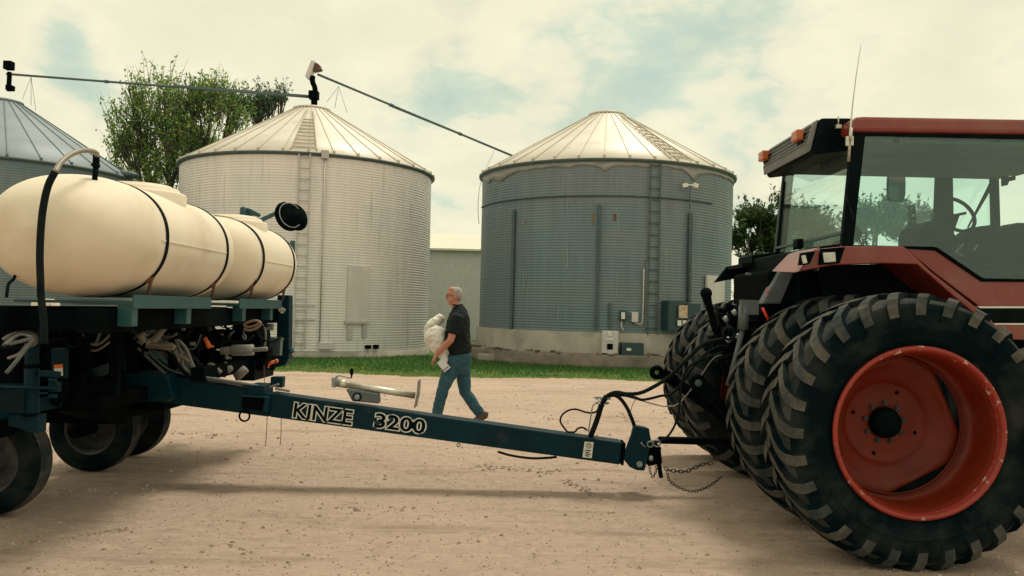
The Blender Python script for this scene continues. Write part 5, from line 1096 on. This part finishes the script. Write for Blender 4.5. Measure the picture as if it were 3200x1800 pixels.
    m=MB(); m.bb(-4.4,-3.5,6.3,7.0,.95,1.45); m.bb(-3.9,-3.55,5.9,6.3,.6,1.0); m.bb(-4.2,-3.4,5.85,5.95,.98,1.25); part(m,'row_unit_block',[M_black],bevel=.03)
    m=MB(); m.lathe([(0,0),(.09,0),(.105,.03),(.105,.22),(.06,.25),(0,.25)],W(140,1028,7.0),(0,0,1),seg=24); m.lathe([(0,0),(.03,0),(.03,.2),(0,.2)],W(168,1018,6.95),(0,0,1),seg=12); part(m,'seed_hopper',[M_tank])
    hose([(10,1080),(40,1050),(75,1035),(108,1045),(112,1070),(90,1085)],.012,5.5,None,M_alum2,'hose'); hose([(20,1075),(60,1045),(95,1050),(108,1055)],.012,5.45,None,M_alum,'hose')
    hose([(20,1165),(50,1130),(80,1090),(104,1058),(80,1062),(30,1075)],.013,5.4,None,M_hosegrey,'hose'); hose([(25,1120),(60,1105),(85,1075)],.010,5.45,None,M_tan,'hose')
    hose([(10,1060),(45,1042),(90,1040)],.012,5.5,None,M_tan,'hose')
    hose([(10,828),(36,835),(48,855),(42,872),(26,890),(20,930)],.010,5.2,None,M_rub,'hose')
    # filling hose looping over the tank
    hose([(304,486),(298,476),(272,470),(245,473),(215,487),(190,508),(172,538)],.0165,5.35,4.88,M_beige,'fill_hose')
    hose([(172,536),(150,580),(135,645),(127,720),(124,800),(126,880),(128,930),(136,1000),(138,1075)],.0215,4.88,4.92,M_rub,'fill_hose')
    m=MB(); m.tube(PW([(301,484),(300,518)],5.35),.021,12); m.tube(PW([(300,512),(298,522)],5.35),.027,12); m.tube(PW([(299,520),(296,562)],5.35),.017,12); part(m,'fill_fitting',[M_blk])
    return T
M_hosegrey=mat('grey_hose',rgb(.09,.115,.115),rgb(.14,.16,.155),.6,scale=9)
M_alum2=mat('dull_steel',rgb(.12,.13,.12),rgb(.07,.08,.08),.5,scale=9,metal=.3)
M_silver2=mat('cylinder_chrome_dust',rgb(.30,.30,.27),rgb(.18,.18,.165),.4,metal=.5,scale=8)
M_copper=mat('salmon_line',rgb(.28,.17,.12),rgb(.20,.12,.09),.5,scale=8)
M_cool=mat('cooler_fins',rgb(.14,.19,.18),rgb(.09,.13,.125),.5,metal=.3,scale=8)
M_blue2b=mat('worn_blue_steel',rgb(.02,.055,.065),rgb(.05,.075,.08),.5,scale=4)
PL=planter()
#@@@ man
def fused(parts,name,mt,parent,vox=.009,smooth=6,voxel_mats=None):
    m=MB()
    for p in parts: m.v,m.f=m.v,m.f; o=len(m.v); m.v+=p.v; m.f+=[[o+i for i in f] for f in p.f]; m.m+=[0]*len(p.f); m.sm+=[True]*len(p.f)
    o=m.build(name,mt,parent)
    r=o.modifiers.new('r','REMESH'); r.mode='VOXEL'; r.voxel_size=vox; r.use_smooth_shade=True
    s_=o.modifiers.new('sm','SMOOTH'); s_.factor=.5; s_.iterations=smooth
    dg=bpy.context.evaluated_depsgraph_get(); me=bpy.data.meshes.new_from_object(o.evaluated_get(dg)); o.modifiers.clear(); o.data=me
    for p in me.polygons: p.use_smooth=True
    am={'shirt':.009,'jeans':.008}.get(name,0)
    if am:
        for v in me.vertices:
            q=Vector((v.co.x*9,v.co.y*5,v.co.z*13+v.co.x*7)); n_=mnoise.noise(q); v.co+=v.normal*am*((1-abs(n_)*3.2)*.6+.5*mnoise.noise(q*2.3))
    return o
YM=11.30
def MP(u,v,dy=0): return W(1250+u/2.897,850+v/2.897,YM+dy)
def loft(pts,seg=20):
    # pts: (centre, half width along the view, half depth (Y)), stacked; section lies across the local direction
    m=MB(); vs=[]; n=len(pts)
    for i,(c,a_,b_) in enumerate(pts):
        d=(pts[min(i+1,n-1)][0]-pts[max(i-1,0)][0]).normalized(); yv=Vector((0,1,0)); xv=yv.cross(d).normalized(); yv=d.cross(xv).normalized()
        for k in range(seg):
            t=2*PI*k/seg; vs.append(c+xv*a_*math.cos(t)+yv*b_*math.sin(t))
    fs=[(i*seg+k,i*seg+(k+1)%seg,(i+1)*seg+(k+1)%seg,(i+1)*seg+k) for i in range(n-1) for k in range(seg)]+[tuple(range(seg)),tuple(range((n-1)*seg,n*seg))]
    return m.add(vs,fs,0,True)
def man():
    T=thing('person','grey-haired man in black shirt and blue jeans walking left past the bins with sacks','person')
    # --- legs (ground at z about 0)
    hipc=MP(535,770)
    kneeF=MP(395,1040,-.08); ankF=Vector((MP(318,1400,-.09).x,YM-.09,.10)); hipF=MP(505,800,-.09)
    kneeR=MP(590,1085,.10); ankR=MP(722,1285,.10); hipR=MP(560,800,.09)
    toeR=Vector((ankR.x-.10,YM+.10,.03))
    body=[]
    body.append(loft([(hipc+Vector((0,0,.10)),.095,.125),(MP(530,700),.115,.135),(MP(530,600),.12,.15),(MP(530,500),.12,.16),(MP(530,410),.095,.15),(MP(520,350),.065,.08),(MP(510,318),.058,.060),(MP(500,290),.056,.058),(MP(494,262),.054,.054)]))
    for a_,b_,c_ in ((hipF,kneeF,ankF),(hipR,kneeR,ankR)):
        body.append(loft([(a_,.075,.07),(a_.lerp(b_,.5),.068,.066),(b_,.052,.052),(b_.lerp(c_,.35),.052,.05),(c_,.038,.038)]))
    # feet inside shoes
    # head
    hc=MP(492,222); tl=Matrix.Rotation(math.radians(-4),3,'Y')
    def HB(dx,dy,dz,r): b=MB(); b.ball(hc+tl@Vector((dx,dy,dz)),r,20,rot=tl); return b
    body+= [HB(.012,0,.028,(.098,.074,.098)),HB(-.022,0,-.03,(.074,.062,.085)),HB(-.052,0,-.085,(.034,.034,.03)),HB(-.03,0,-.075,(.06,.05,.032)),HB(-.082,0,.045,(.02,.05,.016)),HB(-.066,-.033,-.022,(.024,.02,.022)),HB(-.066,.033,-.022,(.024,.02,.022)),HB(-.086,0,-.058,(.014,.024,.008)),HB(-.084,0,-.069,(.013,.021,.008))]
    nz=MB(); nz.tube([hc+tl@Vector(p) for p in ((-.088,0,.028),(-.104,0,.0),(-.116,0,-.022),(-.098,0,-.034))],[.010,.012,.016,.012],10); body.append(nz)
    for s_ in (-1,1):
        e=MB(); e.torus(hc+tl@Vector((.018,s_*.076,-.004)),(.25,1*s_,0),.022,.0065,16,6,stretch=(.7,1.25)); body.append(e); body.append(HB(.018,s_*.072,-.004,(.014,.008,.026)))
    # near arm (carried forward, low) with a hand of five fingers
    sh=MP(520,420,-.19); el=MP(455,620,-.27); wr=MP(330,745,-.20); arm=loft([(sh,.06,.06),(sh.lerp(el,.5),.054,.052),(el,.046,.045),(el.lerp(wr,.3),.046,.042),(el.lerp(wr,.7),.036,.033),(wr,.029,.025)],16); body.append(arm)
    d=(MP(300,800,-.18)-wr).normalized(); side=Vector((0,1,0)); nn=d.cross(side).normalized()
    palm=wr+d*.055; body.append(loft([(wr,.028,.024),(wr+d*.03,.020,.036),(wr+d*.075,.017,.044),(wr+d*.10,.014,.042)],14))
    for k,(off,L_) in enumerate(((-.033,.070),(-.011,.080),(.011,.076),(.032,.062))):
        base=wr+d*.095+side*off; f1=base+d*L_*.45+nn*.004; f2=f1+(d*.6+nn*.55*1).normalized()*L_*.32; f3=f2+(d*.1+nn*1).normalized()*L_*.26
        b=MB(); b.tube([base-d*.02,base,f1,f2,f3],[.0095,.0095,.009,.0082,.007],8); b.ball(f3,.007,8); body.append(b)
    b=MB(); tb=wr+d*.03-side*.03; b.tube([tb,tb+d*.03-side*.022+nn*.012,tb+d*.058-side*.022+nn*.028,tb+d*.075-side*.012+nn*.040],[.013,.0115,.010,.008],8); b.ball(tb+d*.075-side*.012+nn*.040,.008,8); body.append(b)
    # far arm hugging the sacks
    sh2=MP(520,420,.19); el2=MP(440,590,.26); wr2=MP(300,560,.16); body.append(loft([(sh2,.06,.06),(sh2.lerp(el2,.5),.054,.052),(el2,.046,.045),(el2.lerp(wr2,.5),.042,.038),(wr2,.03,.028)],16))
    d2=(MP(240,540,.06)-wr2).normalized(); body.append(loft([(wr2,.028,.026),(wr2+d2*.05,.020,.038),(wr2+d2*.10,.014,.040)],14))
    for k,(off,L_) in enumerate(((-.033,.060),(-.011,.07),(.011,.068),(.032,.055))):
        base=wr2+d2*.09+Vector((0,0,off)); b=MB(); b.tube([base-d2*.02,base,base+d2*L_*.5,base+d2*L_*.8+Vector((0,-.02,0))],[.0095,.0095,.009,.007],8); body.append(b)
    b=MB(); b.tube([wr2+d2*.03+Vector((0,0,.03)),wr2+d2*.06+Vector((0,-.01,.055)),wr2+d2*.08+Vector((0,-.02,.06))],[.012,.011,.008],8); body.append(b)
    fused(body,'body',[M_skin],T,.0075,3)
    # shirt
    s=[loft([(MP(540,742),.155,.185),(MP(532,690),.172,.19),(MP(522,620),.172,.195),(MP(522,540),.162,.205),(MP(528,460),.158,.21),(MP(532,400),.140,.205),(MP(533,362),.112,.17),(MP(528,328),.085,.10),(MP(518,304),.070,.073)],28)]
    for (a_,b_,dy) in ((sh,el,-1),(sh2,el2,1)):
        s.append(loft([(a_+Vector((0,-dy*.06,.035)),.07,.06),(a_,.088,.078),(a_.lerp(b_,.45),.082,.072),(a_.lerp(b_,.72),.078,.07)],18))
    fused(s,'shirt',[M_shirt],T,.011,4)
    m=MB(); m.torus(MP(516,303),(.15,0,1),.064,.012,24,8); m.build('collar',[M_shirt],T)
    # jeans
    waist=MP(540,730)
    j=[loft([(waist,.148,.168),(MP(540,770),.158,.178),(MP(540,830),.155,.178),(MP(535,880),.13,.165),(MP(532,920),.08,.12)],26)]
    j.append(loft([(hipF+Vector((0,0,.04)),.115,.095),(hipF.lerp(kneeF,.5),.105,.09),(kneeF,.082,.078),(kneeF.lerp(ankF,.5),.074,.072),(ankF+Vector((0,0,-.02)),.070,.066)],20))
    j.append(loft([(hipR+Vector((0,0,.02)),.115,.095),(hipR.lerp(kneeR,.5),.098,.09),(kneeR,.080,.078),(kneeR.lerp(ankR,.5),.074,.072),(ankR+Vector((.01,0,.0)),.068,.064)],20))
    fused(j,'jeans',[M_jean],T,.011,4)
    m=MB(); m.box(MP(600,790,-.165),(.11,.02,.12),Matrix.Rotation(.1,3,'Y')); m.build('back_pocket',[M_jean],T,bevel=.008)
    # hair: fringe round the back of the head, thin on top
    hr=[HB(.052,0,.018,(.064,.076,.075)),HB(.03,0,.045,(.088,.077,.085)),HB(.075,0,-.025,(.030,.055,.045))]
    fused(hr,'hair',[M_hair],T,.008,2)
    m=MB(); m.ball(hc+tl@Vector((-.012,0,.088)),(.066,.06,.045),18); m.build('bald_crown',[M_skin],T)
    m=MB()
    for s_ in (-1,1):
        m.torus(hc+tl@Vector((-.098,s_*.031,.012)),(-1,s_*.25,0),.024,.0035,18,6); m.tube([hc+tl@Vector((-.096,s_*.056,.016)),hc+tl@Vector((-.03,s_*.074,.014)),hc+tl@Vector((.02,s_*.078,.010))],.0035,6)
    m.tube([hc+tl@Vector((-.104,-.008,.014)),hc+tl@Vector((-.104,.008,.014))],.003,6); m.build('glasses',[mat('spectacle_frame',rgb(.10,.03,.03),rgb(.07,.02,.02),.4,scale=9)],T)
    for s_ in (-1,1):
        m=MB(); m.ball(hc+tl@Vector((-.083,s_*.031,.010)),.0125,12); m.build('eye',[M_white],T)
    # shoes
    m1=[]; a=ankF; 
    m1=[loft([(Vector((a.x+.075,a.y,.05)),.05,.035),(Vector((a.x+.03,a.y,.055)),.055,.042),(Vector((a.x-.05,a.y,.05)),.048,.045),(Vector((a.x-.13,a.y,.042)),.040,.048),(Vector((a.x-.185,a.y,.032)),.026,.036)],16),loft([(a+Vector((.02,0,.03)),.05,.045),(Vector((a.x+.02,a.y,.05)),.055,.042)],16)]
    fused(m1,'shoe',[M_shoe],T,.008,3)
    heel=ankR+Vector((.075,0,-.005)); 
    m1=[loft([(heel+Vector((.02,0,.035)),.03,.03),(heel+Vector((.0,0,-.01)),.050,.040),(heel.lerp(toeR,.45)+Vector((-.01,0,0)),.047,.046),(heel.lerp(toeR,.8)+Vector((-.02,0,0)),.040,.048),(toeR+Vector((-.055,0,.0)),.026,.036)],16),loft([(ankR+Vector((0,0,.02)),.05,.045),(ankR+Vector((.035,0,-.03)),.052,.042)],16)]
    fused(m1,'shoe',[M_shoe],T,.008,3)
    # sacks held against the belly
    def blob(pts,name,label,cat,mt,vox=.012,amp=.035):
        o=fused([loft(p,22) for p in pts],name,[mt],None,vox,3)
        for v in o.data.vertices:
            v.co+=v.normal*amp*(mnoise.noise(v.co*9)+.5*mnoise.noise(v.co*22))
        tag(o,label,cat,'sacks held by the man'); return o
    blob([[(MP(420,855,-.16),.02,.05),(MP(395,740,-.10),.075,.09),(MP(345,655,-.06),.13,.15),(MP(320,590,-.02),.145,.16),(MP(300,545,0),.130,.14),(MP(292,520,.02),.085,.10)]],'sack','full white sack under the bare forearm of the walking man','sack',M_bag)
    blob([[(MP(232,560,.08),.05,.08),(MP(258,520,.06),.065,.11),(MP(300,475,.08),.070,.12),(MP(345,432,.1),.072,.11),(MP(374,402,.1),.060,.09),(MP(380,396,.1),.05,.07)]],'sack','crumpled pale sack tucked up against the chest of the man','sack',M_bag,.012,.026)
    P_=thing('paper_roll','white paper tag with a purple stripe hanging below the hand of the man','paper')
    m=MB(); m.prism([MP(382,778,-.20),MP(458,866,-.20),MP(402,909,-.20),MP(334,822,-.20)],(0,.02,0)); m.build('sheet',[M_paper],P_,bevel=.003)
    m=MB(); m.prism([MP(437,850,-.204),MP(443,857,-.204),MP(390,900,-.204),MP(384,893,-.204)],(0,.003,0)); m.build('stripe',[M_purple],P_)
    return T
MN=man()
# give every machine, person and tree an origin at its own base
bpy.context.view_layer.update()
for T in [o for o in COL.objects if o.parent is None and o.type=='EMPTY' and o.location.length==0]:
    pts=[]
    for c in T.children:
        for k in [c]+list(c.children):
            if k.type=='MESH': pts+= [k.matrix_world@Vector(b) for b in k.bound_box]
    lo=Vector((min(p.x for p in pts),min(p.y for p in pts),min(p.z for p in pts))); hi=Vector((max(p.x for p in pts),max(p.y for p in pts),0))
    b=Vector(((lo.x+hi.x)/2,(lo.y+hi.y)/2,lo.z)); T.location=b
    for c in T.children: c.location=c.location-b
